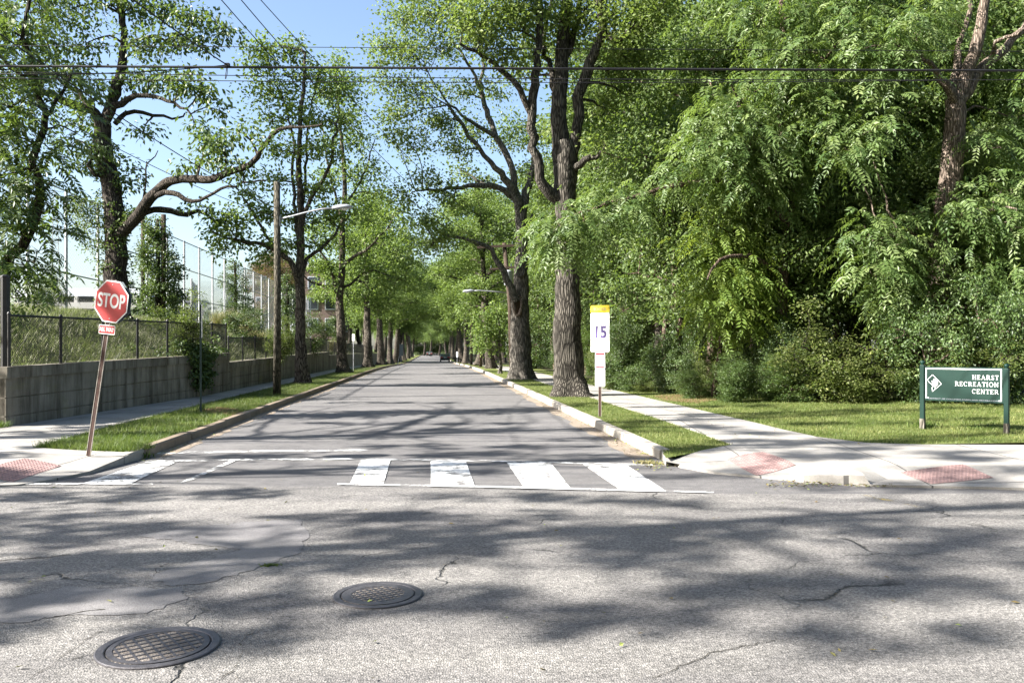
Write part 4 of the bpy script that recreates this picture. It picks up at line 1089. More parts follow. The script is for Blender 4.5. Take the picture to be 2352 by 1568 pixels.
bl = [pblob(D, *a) for a in ((770, 150, 34, 30, 9, .5), (800, 190, 36, 32, 10, .5), (755, 220, 34, 30, 9, 1), (800, 260, 38, 30, 10, .3), (825, 330, 36, 28, 9, .5), (770, 320, 36, 30, 9, .8), (850, 390, 34, 28, 8, .6), (800, 400, 38, 28, 9, 0), (750, 400, 36, 28, 8, .8), (870, 440, 32, 24, 7, .2),
      (820, 470, 38, 28, 9, 0), (890, 490, 36, 26, 9, -1), (930, 520, 32, 26, 7, -1.2), (770, 500, 38, 28, 9, .6), (850, 540, 38, 26, 9, -.5), (910, 570, 38, 26, 9, -.8), (945, 600, 30, 22, 6, 1.2), (800, 560, 36, 24, 8, .6), (735, 540, 34, 24, 7, -1), (720, 600, 32, 22, 7, -1), (760, 610, 30, 20, 6, -.8), (890, 640, 38, 22, 8, 1), (840, 610, 36, 22, 8, .6),
      (940, 655, 28, 18, 5, 1.3), (850, 665, 36, 18, 6, .8), (745, 660, 24, 14, 4, -.8), (812, 690, 26, 14, 4, .6), (890, 690, 30, 16, 5, 1))]
big_tree('street_tree', D, limbs, bl, 'bark_street', 'street_leaf', 'second tall street tree on the left verge, pale straight trunk beside a small white sign', seed=17, L=.21, Wd=.135, per=56, sig=.38, flare=.7, sides=16, step=.35)

# walnut-like trees at the wood's edge on the right
D = 24.0
limbs = [pxl(D, [(1797, 925), (1796, 880), (1797, 800), (1795, 700), (1798, 600), (1815, 500), (1805, 380), (1792, 250), (1800, 100), (1800, -40)], .19, .08),
         pxl(D, [(1797, 640), (1750, 600), (1700, 585), (1650, 600), (1625, 640)], .09, .02, [0, -.5, -1, -1.5, -1.8]),
         pxl(D, [(1810, 520), (1740, 450), (1660, 415), (1560, 420), (1460, 450), (1370, 480), (1300, 500)], .11, .02, [0, -.3, -.6, -.8, -.9, -1.0, -1.1]),
         pxl(D, [(1800, 340), (1740, 280), (1700, 230), (1680, 200)], .08, .02, [0, -.6, -1, -1.4]),
         pxl(D, [(1795, 270), (1850, 200), (1900, 140), (1940, 90)], .08, .02, [0, -.5, -.9, -1.2]), pxl(D, [(1800, 330), (1860, 300), (1900, 330)], .06, .02, [0, -.6, -1])]
bl = [pblob(D, *a) for a in ((1680, 250, 70, 50, 13, -1), (1760, 180, 70, 50, 13, -.8), (1850, 110, 70, 50, 13, -.8), (1930, 60, 60, 45, 10, -1), (1820, 230, 70, 45, 11, -1), (1720, 330, 70, 50, 13, -1.2), (1800, 350, 60, 50, 11, -1), (1880, 290, 55, 40, 8, -1), (1650, 370, 60, 45, 10, -1.2), (1700, 420, 55, 40, 9, -1.2), (1790, 450, 50, 40, 8, -.8),
      (1290, 515, 48, 38, 9, -1.3), (1350, 500, 45, 40, 9, -1.2), (1320, 570, 40, 30, 6, -1.3), (1390, 470, 40, 34, 6, -1), (1260, 560, 30, 26, 4, -1.4), (1440, 470, 40, 34, 6, -1), (1750, 20, 60, 45, 9, -.6), (1850, 10, 60, 45, 9, -.6), (1560, 400, 45, 34, 7, -.9), (1620, 320, 45, 34, 7, -1))]
big_tree('walnut_tree', D, limbs, bl, 'bark_red', 'wal_leaf', 'feathery tree fronting the wood, one bough reaching across the great oak trunk', seed=18, leaf='frond', L=.47, per=14, sig=.28, sides=12, twig_r=.014, hub_r=.018)
D = 24.6
limbs = [pxl(D, [(1640, 912), (1645, 860), (1655, 780), (1668, 690), (1680, 590), (1690, 520)], .08, .04), pxl(D, [(1660, 740), (1640, 690), (1622, 660)], .035, .015, [0, -.3, -.5]), pxl(D, [(1672, 660), (1710, 610), (1740, 600)], .035, .015, [0, -.3, -.6])]
bl = [pblob(D, *a) for a in ((1660, 470, 50, 36, 8, -.2), (1730, 500, 46, 34, 8, 0), (1640, 550, 46, 36, 9, -.6), (1700, 560, 46, 36, 9, -.6), (1760, 570, 40, 34, 6, -.2), (1645, 620, 46, 36, 10, -.9), (1705, 640, 40, 34, 8, -.9), (1630, 690, 44, 30, 9, -1.0), (1690, 710, 44, 28, 8, -1.1), (1740, 660, 34, 30, 5, -.7), (1655, 745, 30, 14, 4, -1.1), (1745, 730, 30, 18, 4, -.8))]
big_tree('lime_green_tree', D, limbs, bl, 'bark_red', 'lime_leaf', 'small lime green feathery tree, brightest at the edge of the wood', seed=19, leaf='frond', L=.46, per=13, sig=.27, sides=9, twig_r=.012, hub_r=.014)
D = 23.0
limbs = [pxl(D, [(2140, 940), (2146, 880), (2150, 760), (2156, 640), (2166, 520), (2184, 400), (2190, 300), (2196, 230)], .31, .27),
         pxl(D, [(2196, 250), (2172, 200), (2150, 165), (2120, 140)], .15, .05, [0, -.3, -.5, -.8]),
         pxl(D, [(2196, 240), (2222, 180), (2248, 95), (2262, 20), (2270, -60)], .22, .12), pxl(D, [(2200, 230), (2240, 180), (2285, 130), (2330, 90), (2390, 20)], .19, .10, [0, .2, .4, .5, .6]),
         pxl(D, [(2196, 230), (2200, 150), (2205, 100), (2222, 40), (2225, -40)], .13, .07, [0, .4, .7, .9, 1]), pxl(D, [(2280, 128), (2290, 95), (2330, 80), (2360, 60)], .07, .03, [.3, -.2, -.5, -.7]),
         pxl(D, [(2160, 600), (2110, 540), (2060, 530), (2010, 560)], .07, .02, [0, -.6, -1, -1.4]), pxl(D, [(2165, 540), (2220, 490), (2280, 480), (2330, 490)], .07, .02, [0, -.7, -1.1, -1.5])]
bl = [pblob(D, *a) for a in ((2000, 290, 55, 40, 8, -1.2), (1960, 340, 45, 32, 6, -1.2), (2050, 90, 60, 45, 10, -.8), (2100, 60, 45, 40, 7, -.4), (2040, 170, 50, 36, 7, -.8), (2140, 20, 40, 34, 5, .6), (1990, 100, 45, 40, 6, -.8), (2300, 330, 44, 36, 6, -.8), (2340, 260, 40, 34, 5, .4),
      (2040, 560, 55, 36, 9, -1.2), (2010, 630, 50, 36, 8, -1.3), (2090, 620, 50, 36, 8, -1.1), (2060, 690, 50, 30, 7, -1.1), (2250, 500, 55, 36, 8, -1.3), (2320, 530, 55, 40, 9, -1.5), (2250, 590, 52, 36, 8, -1.2), (2330, 630, 50, 40, 8, -1.4), (2290, 700, 50, 36, 7, -1.3), (2220, 660, 42, 30, 5, -1.1), (2340, 740, 44, 36, 6, -1.4), (2100, 480, 44, 34, 5, -.8), (2200, 450, 40, 30, 4, -1), (2300, 430, 44, 34, 5, -.6), (1980, 540, 34, 26, 4, -1.2), (2240, 770, 34, 24, 3, -1))]
big_tree('walnut_tree', D, limbs, bl, 'bark_pale_sunlit', 'wal_leaf', 'tall feathery tree with a thick forked trunk behind the green sign', seed=20, leaf='frond', L=.49, per=14, sig=.28, sides=16, twig_r=.014, hub_r=.02)

# ---- the wood behind: copies of a few kinds, each a tree of its own
rg = random.Random(7)
WG = 'trees standing deep in the wood'
deep = 'leafy tree standing deep in the wood, its crown merged with its neighbours'
def wood(kd, x, y, sc, rz, label=deep, name='woodland_tree'):
    return plant(name, (x, y, h_lawn(x, y) - .05), KIND[kd], label, 'tree', WG, rz, sc)
front = [('wood_c', 5.6, 27.5, .95, .3, 'thin tree at the wood edge, nearest the great oak on the right'), ('wood_a', 7.0, 29.5, .9, 1.1, 'leafy tree just behind the thin one right of the great oak'),
         ('wood_c', 7.6, 25.6, .9, 2.4, 'small tree at the wood edge, left of the lime green one'), ('wood_b', 9.2, 29.0, .95, 4.0, 'tall leafy tree rising behind the lime green one'),
         ('wood_c', 9.6, 25.0, .8, 5.2, 'small dark tree between the two feathery ones, nearest the lawn'), ('wood_a', 11.2, 27.5, .95, .6, 'leafy tree between and behind the two feathery ones'),
         ('wood_c', 13.4, 25.2, .85, 3.2, 'small tree behind the green park sign, right of its thick trunked neighbour'), ('wood_b', 14.5, 29.5, .9, 2.0, 'tall leafy tree behind the park sign at the right edge'), ('feather_a', 16.0, 24.5, .8, 1.0, 'feathery tree at the right edge of the picture, past the park sign')]
for kd, x, y, sc, rz, lb in front: wood(kd, x, y, sc, rz, lb)
for kd, x, y, sc in (('wood_b', 6.2, 35, 1.0), ('wood_a', 9.0, 35, 1.05), ('wood_b', 12.0, 34, 1.1), ('wood_a', 15.5, 35, 1.1), ('wood_b', 19, 33, 1.0), ('wood_a', 20, 27, .9), ('feather_a', 12.5, 31, 1.1),
                     ('wood_a', 5.2, 43, 1.0), ('wood_b', 8.5, 43, 1.15), ('wood_a', 13, 43, 1.2), ('wood_b', 18, 43, 1.2), ('wood_a', 24, 40, 1.2), ('wood_b', 4.6, 53, 1.05), ('wood_a', 9, 55, 1.2), ('wood_b', 15, 56, 1.3), ('wood_a', 23, 54, 1.4),
                     ('wood_a', 3.2, 64, .95), ('wood_b', 7, 70, 1.2), ('wood_a', 1.6, 80, 1.0), ('wood_b', 5, 90, 1.2), ('wood_a', .5, 98, 1.1), ('wood_b', -1, 115, 1.2), ('wood_a', 4, 120, 1.4), ('wood_c', 6.3, 33, 1.0), ('wood_c', 4.9, 38, .9), ('wood_c', 4.2, 47, .9), ('wood_c', 10.6, 30.5, 1.0), ('wood_c', 14, 27.5, 1.0), ('wood_c', 3, 58, 1.0), ('wood_c', 2.6, 72, 1.0), ('wood_c', 16.5, 28.5, 1.05), ('wood_c', 12.2, 29.3, .8), ('wood_c', 8.2, 32, 1.1), ('wood_a', 17.5, 30, 1.0), ('wood_b', 11.5, 38.5, 1.1), ('wood_a', 16.5, 39, 1.15), ('wood_b', 21.5, 37, 1.1), ('wood_c', 13.6, 33, 1.2), ('wood_c', 18.5, 26.5, 1.0), ('wood_a', 7, 39, 1.0), ('wood_c', 10, 40, 1.3), ('wood_b', 22, 47, 1.2), ('wood_a', 11, 48, 1.2), ('wood_c', 8.6, 25.3, .72), ('wood_c', 11.4, 24.9, .66), ('wood_c', 15.2, 26.5, .9)):
    wood(kd, x, y, sc, rg.uniform(0, 6.28))

# ---- street trees receding on both verges
def street(kd, xr, yr, sc, rz, label, name='street_tree', grp=None):
    p = RW(xr, yr); return plant(name, (p.x, p.y, zt(p.y) + .1), KIND[kd], label, 'tree', grp, rz, sc)
street('street_a', -5.4, 70, 1.0, .4, 'third street tree on the left verge, dark trunk beyond the small white sign')
street('street_b', -5.4, 88, .95, 2.0, 'fourth street tree on the left verge, short white sign on its near side')
street('street_a', -5.3, 103, 1.0, 3.6, 'fifth street tree on the left verge, pale trunk lit along its left side')
FG = 'trees lining the far end of the road'
farl = 'tree in the far avenue, one of many closing over the end of the road'
for yr, kd, sc in ((122, 'street_b', 1), (140, 'street_a', 1.1), (160, 'street_b', 1.1), (185, 'street_a', 1.1), (215, 'street_b', 1.2)):
    street(kd, -5.6, yr, sc, rg.uniform(0, 6), farl, grp=FG); street(kd, -13, yr + 8, sc * 1.1, rg.uniform(0, 6), farl, grp=FG)
street('street_b', 4.4, 63, .85, 1.2, 'leaning street tree on the right verge behind the slim young one')
street('street_b', 4.6, 82, 1.05, 4.4, 'broad street tree on the right verge well short of the parked car')
street('street_a', 4.4, 112, 1.1, 3.0, 'street tree on the right verge, nearest the parked car on this side')
for yr, kd, sc in ((124, 'street_b', 1.0), (136, 'street_a', 1.1), (150, 'street_b', 1.1), (168, 'street_b', 1.1), (190, 'street_a', 1.2), (220, 'street_b', 1.2)):
    street(kd, 4.4, yr, sc, rg.uniform(0, 6), farl, grp=FG); street(kd, 12, yr + 7, sc * 1.15, rg.uniform(0, 6), farl, grp=FG)
for xr, yr in ((-6, 240), (-1, 262), (4, 250), (-3, 275), (2, 280), (-9, 290), (-2, 300), (5, 292), (13, 285), (-18, 285), (0, 325), (-26, 300)): street('wood_b', xr, yr, 1.25, rg.uniform(0, 6), farl, 'street_tree', FG)

# ---- trees out of frame on the left, whose shadows fall across the crossing
SG = 'roadside trees outside the picture on the left'
SL_ = 'tree on the cross street, seen only by the shadow it throws on the crossing'
# where their boughs' shadows lie on the ground, in photo columns and rows: from, to, row, half height, fill
SHADE = [(-60, 420, 1140, 15, 1), (380, 820, 1140, 14, 1), (780, 1250, 1148, 9, .8), (1200, 1600, 1155, 5, .5), (-40, 320, 1205, 8, .9), (300, 760, 1212, 8, .9), (-60, 260, 1183, 3, .8), (60, 300, 1228, 8, .7),
         (560, 1000, 1180, 9, .8), (900, 1400, 1190, 9, .8), (820, 1300, 1218, 11, 1), (1250, 1700, 1215, 10, .9), (1650, 2200, 1212, 8, .8), (2150, 2500, 1222, 6, .6),
         (700, 1150, 1250, 12, .9), (1100, 1600, 1255, 13, 1), (1550, 2050, 1250, 11, 1), (2000, 2400, 1256, 9, .8), (800, 1300, 1292, 11, .9), (1250, 1750, 1295, 12, 1), (1700, 2200, 1288, 10, .8), (2100, 2450, 1300, 8, .7),
         (-60, 330, 1282, 9, .8), (100, 520, 1306, 8, .7), (980, 1450, 1328, 9, .8), (1400, 1900, 1338, 9, .9), (1850, 2300, 1345, 8, .7), (480, 860, 1388, 9, .9), (960, 1420, 1372, 10, .9), (1450, 1950, 1382, 7, .8), (1950, 2420, 1368, 7, .7), (-60, 300, 1352, 8, .8), (280, 520, 1340, 6, .7),
         (1180, 1560, 1432, 8, .8), (420, 860, 1478, 13, .9), (1960, 2420, 1458, 11, .8), (-60, 220, 1446, 7, .7), (820, 1100, 1430, 7, .6), (260, 480, 1420, 6, .6), (600, 900, 1530, 8, .6),
         (330, 760, 1049, 5, .9), (720, 1180, 1046, 6, .9), (1100, 1560, 1040, 7, .9), (900, 1360, 1022, 7, .9), (1250, 1560, 1008, 6, .8), (560, 980, 1004, 4, .8), (900, 1420, 986, 6, .9), (700, 1200, 972, 3, .7), (430, 700, 1095, 4, .6), (1540, 1900, 1088, 6, .8), (1080, 1240, 1090, 5, .6),
         (1480, 1860, 1012, 4, .8), (1620, 2120, 1046, 5, .8), (1760, 2300, 1074, 5, .8), (2040, 2420, 1096, 5, .8), (1420, 1720, 992, 11, .8), (1460, 1820, 944, 4, .8), (1640, 2260, 962, 4, .8), (1760, 2300, 990, 4, .8), (1480, 1760, 966, 4, .8), (1900, 2380, 938, 4, .8), (120, 460, 992, 11, .9), (60, 300, 1012, 4, .7), (0, 260, 1044, 4, .7), (-40, 200, 1084, 5, .8), (620, 1250, 944, 4, .8), (640, 1200, 925, 3, .7), (1900, 2400, 1116, 5, .7), (-80, 100, 1010, 5, .8), (-60, 260, 1098, 5, .9), (-60, 240, 1064, 4, .8), (120, 330, 1036, 4, .8), (1560, 1980, 1029, 3, .8), (1850, 2352, 1060, 4, .8), (1980, 2420, 1034, 4, .8), (1560, 1900, 1066, 3, .7), (2080, 2420, 1106, 4, .8), (1480, 1700, 1048, 4, .7)]
def shade_clumps():
    g = np.random.default_rng(17); out = [[], [], []]
    kx, ky = S.x / S.z, S.y / S.z
    for x0, x1, yr_, hy, fill in SHADE:
        a, b = G(x0, yr_), G(x1, yr_); d = a.y; half = hy * d * d / (EYE * F); L = b.x - a.x
        n = max(1, round(L / 1.5))
        for i in range(n):
            if g.uniform() > fill: continue
            X = a.x + L * (i + .5) / n + g.normal(0, .2); Y = d + g.normal(0, half * .35) + .05 * math.sin(X * 2.3 + d)
            z = (X + 16.5) / -kx + g.normal(0, .5)
            t = int(np.argmin([abs(Y + ky * z - q) for q in (2.4, 6.6, 11.4)]))
            out[t].append((X + kx * z, Y + ky * z, z, L / n * .62, max(.12, half * g.uniform(.55, .95)), max(3, int(fill * L / n * max(.3, half) * 6.5))))
    return out
for t, ((x, y), cl_) in enumerate(zip(((-16.2, 2.4), (-17.4, 6.6), (-16.4, 11.4)), shade_clumps())):
    top = max(c[2] for c in cl_)
    limbs = [([(x, y, -.1), (x + .15, y, 3.0), (x, y + .1, 6.0), (x - .1, y, top - .5)], [.34, .27, .2, .06])]
    bl = []
    for c in cl_:
        bl.append(((c[0], c[1], c[2]), (c[3], c[4], .16), c[5]))
    for z in np.arange(5.6, top, .9):
        for sx in (-1, 1): limbs.append(([(x, y, z - 1.0), (x + sx * 1.2, y + .1, z - .5), (x + sx * 2.6, y + .4 * math.sin(z * 3), z - .2)], [.08, .05, .02]))
    big_tree('unseen_roadside_tree', 0, limbs, bl, 'bark_street', 'street_leaf', SL_, 'tree', SG, seed=90 + t, L=.19, Wd=.13, per=34, sig=.11, flare=.5, hub_r=.018, twig_r=.01)

# ------------------------------------------------------------------ retaining wall
def wall_run(mb_body, mb_cope, ys, cz):
    """wall along road coordinates; body with three grooves, coping proud of it"""
    for y0, y1 in zip(ys[:-1], ys[1:]):
        A, B = wl(y0), wl(y1); d = (B - A).normalized(); n = Vector((-d.y, d.x, 0))          # n points away from the road
        za, zb = cz(y0 + .01), cz(y1 - .01)
        g0 = zt(A.y)
        def band(f, lo, hi, o0, th, mb):
            V = []
            for P, z in ((A, za), (B, zb)):
                gl = zt(P.y)
                for off, k in ((o0, lo), (o0, hi), (o0 + th, hi), (o0 + th, lo)):
                    zz = gl + (.02 + (z - .22 - .02) * k if k <= 1 else z - .22 + (k - 1) * .22)
                    V.append(P + n * off + Vector((0, 0, zz)))
            mb.add(V, [(0, 1, 5, 4), (1, 2, 6, 5), (2, 3, 7, 6), (3, 0, 4, 7), (0, 3, 2, 1), (4, 5, 6, 7)])
        for lo, hi in ((-.3, .28), (.30, .625), (.645, 1.0)): band(None, lo, hi, .03, .22, mb_body)
        band(None, -.3, 1.0, .055, .19, mb_body)
        band(None, 1.0, 2.0, 0, .28, mb_cope)
e = empty('retaining_wall', (WC.x, WC.y, .1), 'long stained concrete retaining wall with grooved panels beside the left pavement', 'wall')
L_ = Matrix.Translation(-e.location)
def put(mb, name, mat, par, **kw):
    mb.V = [tuple(Vector(v) - par.location) for v in mb.V]
    return mb.build(name, mat, par, **kw)
body, cope = MB(), MB()
wall_run(body, cope, [16.5, 19.4, 22.3, 25.2, 27.0, 30.0], cop)
wall_run(body, cope, [30.003, 34, 38, 42, 46, 50, 54, 58], cop)
wall_run(body, cope, [58.003, 64, 70, 76, 84, 92, 100, 110, 120], cop)
# the end face along the cross street
for lo, hi in ((-.2, .28), (.30, .625), (.645, 1.0)):
    z0, z1 = .13 + (cop(16.5) - .22 - .13) * lo, .13 + (cop(16.5) - .22 - .13) * hi
    body.box(((WC.x - 60) / 2 - .02, WC.y + .15, (z0 + z1) / 2), (60 + WC.x - .04, .2, z1 - z0))
body.box(((WC.x - 60) / 2 - .03, WC.y + .17, .5), (60 + WC.x - .1, .19, 1.0))
cope.box(((WC.x - 60) / 2 - .0, WC.y + .13, cop(16.5) - .112), (60 + WC.x, .28, .22))
put(body, 'panelled_body', MT['wall'], e)
put(cope, 'coping', MT['wall'], e)

# ------------------------------------------------------------------ chain-link fences: every wire is there
def link_mesh(mb, A, B, za, zb, ha, hb, sp, r, m=0):
    """diagonal wires between a bottom line (za..zb) and a top line (ha..hb) from A to B"""
    L = (B - A).length
    H = max(ha - za, hb - zb)
    V, Fc = [], []
    d = (B - A) / L; nrm = Vector((-d.y, d.x, 0)).normalized()
    def P(u, v):
        k = u / L
        z0, z1 = za + (zb - za) * k, ha + (hb - ha) * k
        p = A + d * u; return Vector((p.x, p.y, z0 + (z1 - z0) * v / H))
    for s in (1, -1):
        for i in range(int(-H / sp) - 1, int((L + H) / sp) + 2):
            u0 = i * sp
            a, b = (u0, 0.0), (u0 + s * H, H)
            pts = []
            (ua, va), (ub, vb) = a, b
            if s > 0:
                if ub < 0 or ua > L: continue
                if ua < 0: va = -ua; ua = 0
                if ub > L: vb = H - (ub - L); ub = L
            else:
                if ua < 0 or ub > L: continue
                if ua > L: va = ua - L; ua = L
                if ub < 0: vb = H + ub; ub = 0
            if vb - va < sp * .3: continue
            p, q = P(ua, va), P(ub, vb)
            t = (q - p).normalized(); w = t.cross(nrm) * r
            o = nrm * r * (1 if s > 0 else -1)
            n0 = len(V)
            V += [p + w + o, p - w + o, p - o * .6, q + w + o, q - w + o, q - o * .6]
            Fc += [(n0, n0 + 1, n0 + 4, n0 + 3), (n0 + 1, n0 + 2, n0 + 5, n0 + 4), (n0 + 2, n0, n0 + 3, n0 + 5)]
    mb.add(V, Fc, m)
def fence(name, line, base, top, posts, label, pr, rr, sp, wr, matp, matw, rails=(1.0,), cat='fence', pname='post', off=0.0, ptop=0.0, mesh_low=0.04):
    """line(t) ground points in order; posts at each; rails at fractions of the height"""
    e = empty(name, (*line[0][:2], base[0]), label, cat)
    mesh, rail = MB(), MB()
    for i, p in enumerate(line):
        if posts[i]:
            mb = MB(); r_ = pr * posts[i]
            mb.tube([(p[0], p[1], base[i] - .15), (p[0], p[1], top[i] + ptop + .02)], r_, 8)
            mb.lathe((p[0], p[1], top[i] + ptop + .02), [(r_ * 1.15, 0), (r_ * 1.1, .02), (r_ * .5, .05)], 8)
            put(mb, pname, matp, e)
    for i in range(len(line) - 1):
        A, B = Vector((line[i][0], line[i][1], 0)), Vector((line[i + 1][0], line[i + 1][1], 0))
        for f in rails:
            rail.tube([(A.x, A.y, base[i] + (top[i] - base[i]) * f), (B.x, B.y, base[i + 1] + (top[i + 1] - base[i + 1]) * f)], rr, 6)
        link_mesh(mesh, A, B, base[i] + mesh_low, base[i + 1] + mesh_low, top[i] - .01, top[i + 1] - .01, sp, wr)
    put(rail, 'rail', matp, e)
    put(mesh, 'wire_mesh', matw, e)
    return e
ylist = [16.75, 18.6, 20.45, 22.3, 24.2, 26.1, 28.0, 29.85]
fl = [wl(y) + Vector((-.12, 0, 0)) for y in ylist]
bz = [cop(y) for y in ylist]
fence('chain_link_fence', fl, bz, [z + .98 for z in bz], [1] * 8, 'black chain-link fence standing on the nearer, higher stretch of the wall', .032, .024, .062, .0035, MT['black_metal'], MT['black_metal'])
ylist = [30.2, 32.4, 34.6, 36.8, 39, 41.2, 43.4, 45.6, 47.8, 50, 52.2, 54.4, 57.7]
fl2 = [wl(y) + Vector((-.12, 0, 0)) for y in ylist]; bz = [cop(y) for y in ylist]
fence('chain_link_fence', fl2, bz, [z + .86 for z in bz], [1] * len(ylist), 'black chain-link fence on the lower stretch of wall, passing behind the lamp pole', .03, .022, .085, .0035, MT['black_metal'], MT['black_metal'])
ylist = [58.3, 62, 66, 70, 75, 80, 86, 92, 100]
fl3 = [wl(y) + Vector((-.12, 0, 0)) for y in ylist]; bz = [cop(y) + zt(y) for y in ylist]
fence('chain_link_fence', fl3, bz, [z + .9 for z in bz], [1] * len(ylist), 'farthest black chain-link fence, on the wall beyond the second street tree', .03, .022, .16, .005, MT['black_metal'], MT['black_metal'])
cx = fl[0]
xs = [cx.x - .1, cx.x - 2.4, cx.x - 4.8, cx.x - 7.2]
fence('tall_chain_link_fence', [(x, WC.y + .3) for x in xs], [1.25] * 4, [2.95, 2.95, 2.95, 2.95], [2.0, 1, 1, 1], 'taller black fence along the cross street at the left edge, with a thick corner post', .042, .026, .075, .004, MT['black_metal'], MT['black_metal'], rails=(.58, 1.0))

# tall silver ball-field fence on the bank
YB = [24.2 + 3.03 * i for i in range(25)]
bl3 = [RW(-14.0, y) for y in YB]
bz = [h_bank(p.x, p.y) - .05 for p in bl3]
fence('ball_field_fence', bl3, bz, [7.62 + zt(p.y) for p in bl3], [1] * 25, 'tall silver ball-field fence of slender posts and fine mesh along the left bank', .055, .03, .15, .0026, MT['fence_silver'], MT['fence_silver'], rails=(.34, .68, 1.0))
# batting cage of netting beyond it
e = empty('batting_cage', RW(-19, 58, 3.0), 'netted batting cage on the field behind the tall silver fence', 'batting cage')
pc = [Vector((W(440, 800, 56).x, 56, 0)), Vector((W(452, 800, 61).x, 61, 0)), Vector((W(535, 800, 63).x, 63, 0)), Vector((W(520, 800, 58).x, 58, 0))]
net = MB()
for i in range(4):
    a, b = pc[i], pc[(i + 1) % 4]
    mb = MB(); mb.tube([(a.x, a.y, 2.9), (a.x, a.y, 6.3)], .06, 8); put(mb, 'post', MT['steel'], e)
    link_mesh(net, a, b, 3.0, 3.0, 6.2, 6.2, .16, .004)
put(net, 'netting', MT['dark_blue'], e)

# ------------------------------------------------------------------ far buildings, mast
def garage():
    e = empty('parking_garage', (-64, 118, 3.0), 'low pale parking garage with open decks, far left behind the fences', 'garage')
    x0, x1, y0 = -73.0, -52.0, 116.0
    for i, z in enumerate((3.4, 5.5, 7.6)):
        mb = MB(); mb.box(((x0 + x1) / 2, y0 + 12, z), (x1 - x0, 24, .9)); mb.build('deck', MT['far_conc'])
        o = bpy.data.objects[[k for k in bpy.data.objects.keys() if k.startswith('deck')][-1]]
        o.parent = e; o.location = -e.location
    mb = MB(); mb.box(((x0 + x1) / 2, y0 + 12, 9.5), (x1 - x0 - .6, 23, 1.1)); o = mb.build('roof', MT['far_pale'], e); o.location = -e.location
    for i in range(8):
        x = x0 + .8 + (x1 - x0 - 1.6) * i / 7
        mb = MB(); mb.box((x, y0 + .5, 6.0), (.45, .45, 5.9)); o = mb.build('column', MT['far_conc'], e); o.location = -e.location
    mb = MB(); mb.box(((x0 + x1) / 2, y0 + 6, 6.0), (x1 - x0 - 1.0, .3, 5.9)); o = mb.build('back_wall', MT['glass_dark'], e); o.location = -e.location
garage()
def school():
    e = empty('brick_building', RW(-21, 140, 3.0), 'far brick building with rows of windows, behind the second street tree', 'building')
    e.rotation_euler.z = TH
    mb = MB(); mb.box((0, 0, 5.5), (13, 20, 11)); mb.build('wall', MT['brick'], e)
    mb = MB(); mb.box((0, 0, 11.25), (13.5, 20.5, .5)); mb.build('roof', MT['far_conc'], e)
    for k in range(3):
        for i in range(5):
            mb = MB(); mb.box((-5.2 + 2.6 * i, -10.02, 2.3 + 3.2 * k), (1.6, .12, 1.9)); w = mb.build('window', MT['far_pale'], e)
            mb = MB(); mb.box((-5.2 + 2.6 * i, -10.10, 2.3 + 3.2 * k), (1.35, .05, 1.65)); mb.build('pane', MT['glass_dark'], w)
        for i in range(7):
            mb = MB(); mb.box((6.52, -8.2 + 2.7 * i, 2.3 + 3.2 * k), (.12, 1.7, 1.9)); w = mb.build('window', MT['far_pale'], e)
            mb = MB(); mb.box((6.60, -8.2 + 2.7 * i, 2.3 + 3.2 * k), (.05, 1.45, 1.65)); mb.build('pane', MT['glass_dark'], w)
school()
def mast():
    b = W(125, 800, 260); e = empty('radio_mast', (b.x, 260, 3), 'thin red and white lattice radio mast on the skyline, far left', 'mast')
    mb = MB(); h = 46.0; r0, r1 = 2.0, .7
    cs = [(math.cos(a), math.sin(a)) for a in (.5, .5 + 2 * PI / 3, .5 + 4 * PI / 3)]
    for x, y in cs: mb.tube([(x * r0, y * r0, 0), (x * r1, y * r1, h)], .10, 5)
    for i in range(16):
        z0, z1 = h * i / 16, h * (i + 1) / 16; a, b2 = r0 + (r1 - r0) * i / 16, r0 + (r1 - r0) * (i + 1) / 16
        for j in range(3):
            p, q = cs[j], cs[(j + 1) % 3]
            mb.tube([(p[0] * a, p[1] * a, z0), (q[0] * b2, q[1] * b2, z1)], .05, 4); mb.tube([(p[0] * b2, p[1] * b2, z1), (q[0] * b2, q[1] * b2, z1)], .05, 4)
    mb.build('lattice', MT['far_conc'], e)
    mb = MB(); mb.tube([(0, 0, h), (0, 0, h + 6)], .08, 5); mb.build('antenna', MT['far_conc'], e)
mast()
for px, d, sc in ((605, 92, .62), (636, 96, .7)):
    c = W(px, 800, d)
    KIND.setdefault('copper', tree_meshes('copper', grow(77, *auto_tree(41, h=14, r0=.25, first=.2, spread=4.0, nl=12, n=12), per=50, sig=.4, L=.2, Wd=.14), Z0, MT['bark_dark'], MT['red_leaf']))
    plant('copper_tree', (c.x, d, 3.0), KIND['copper'], 'copper brown tree on the field left of the lamp pole' if px < 620 else 'copper brown tree seen right beside the lamp pole', 'tree', 'copper leaved trees on the field', px, sc)
for i, (px, d, sc) in enumerate(((380, 120, .45), (470, 150, .5), (655, 110, .7), (700, 140, .8), (250, 170, .5), (330, 170, .5))):
    c = W(px, 800, d); plant('field_tree', (c.x, d, 2.9), KIND['wood_a'], 'small tree on the far side of the playing field', 'tree', 'trees across the playing field', i * 1.9, sc)

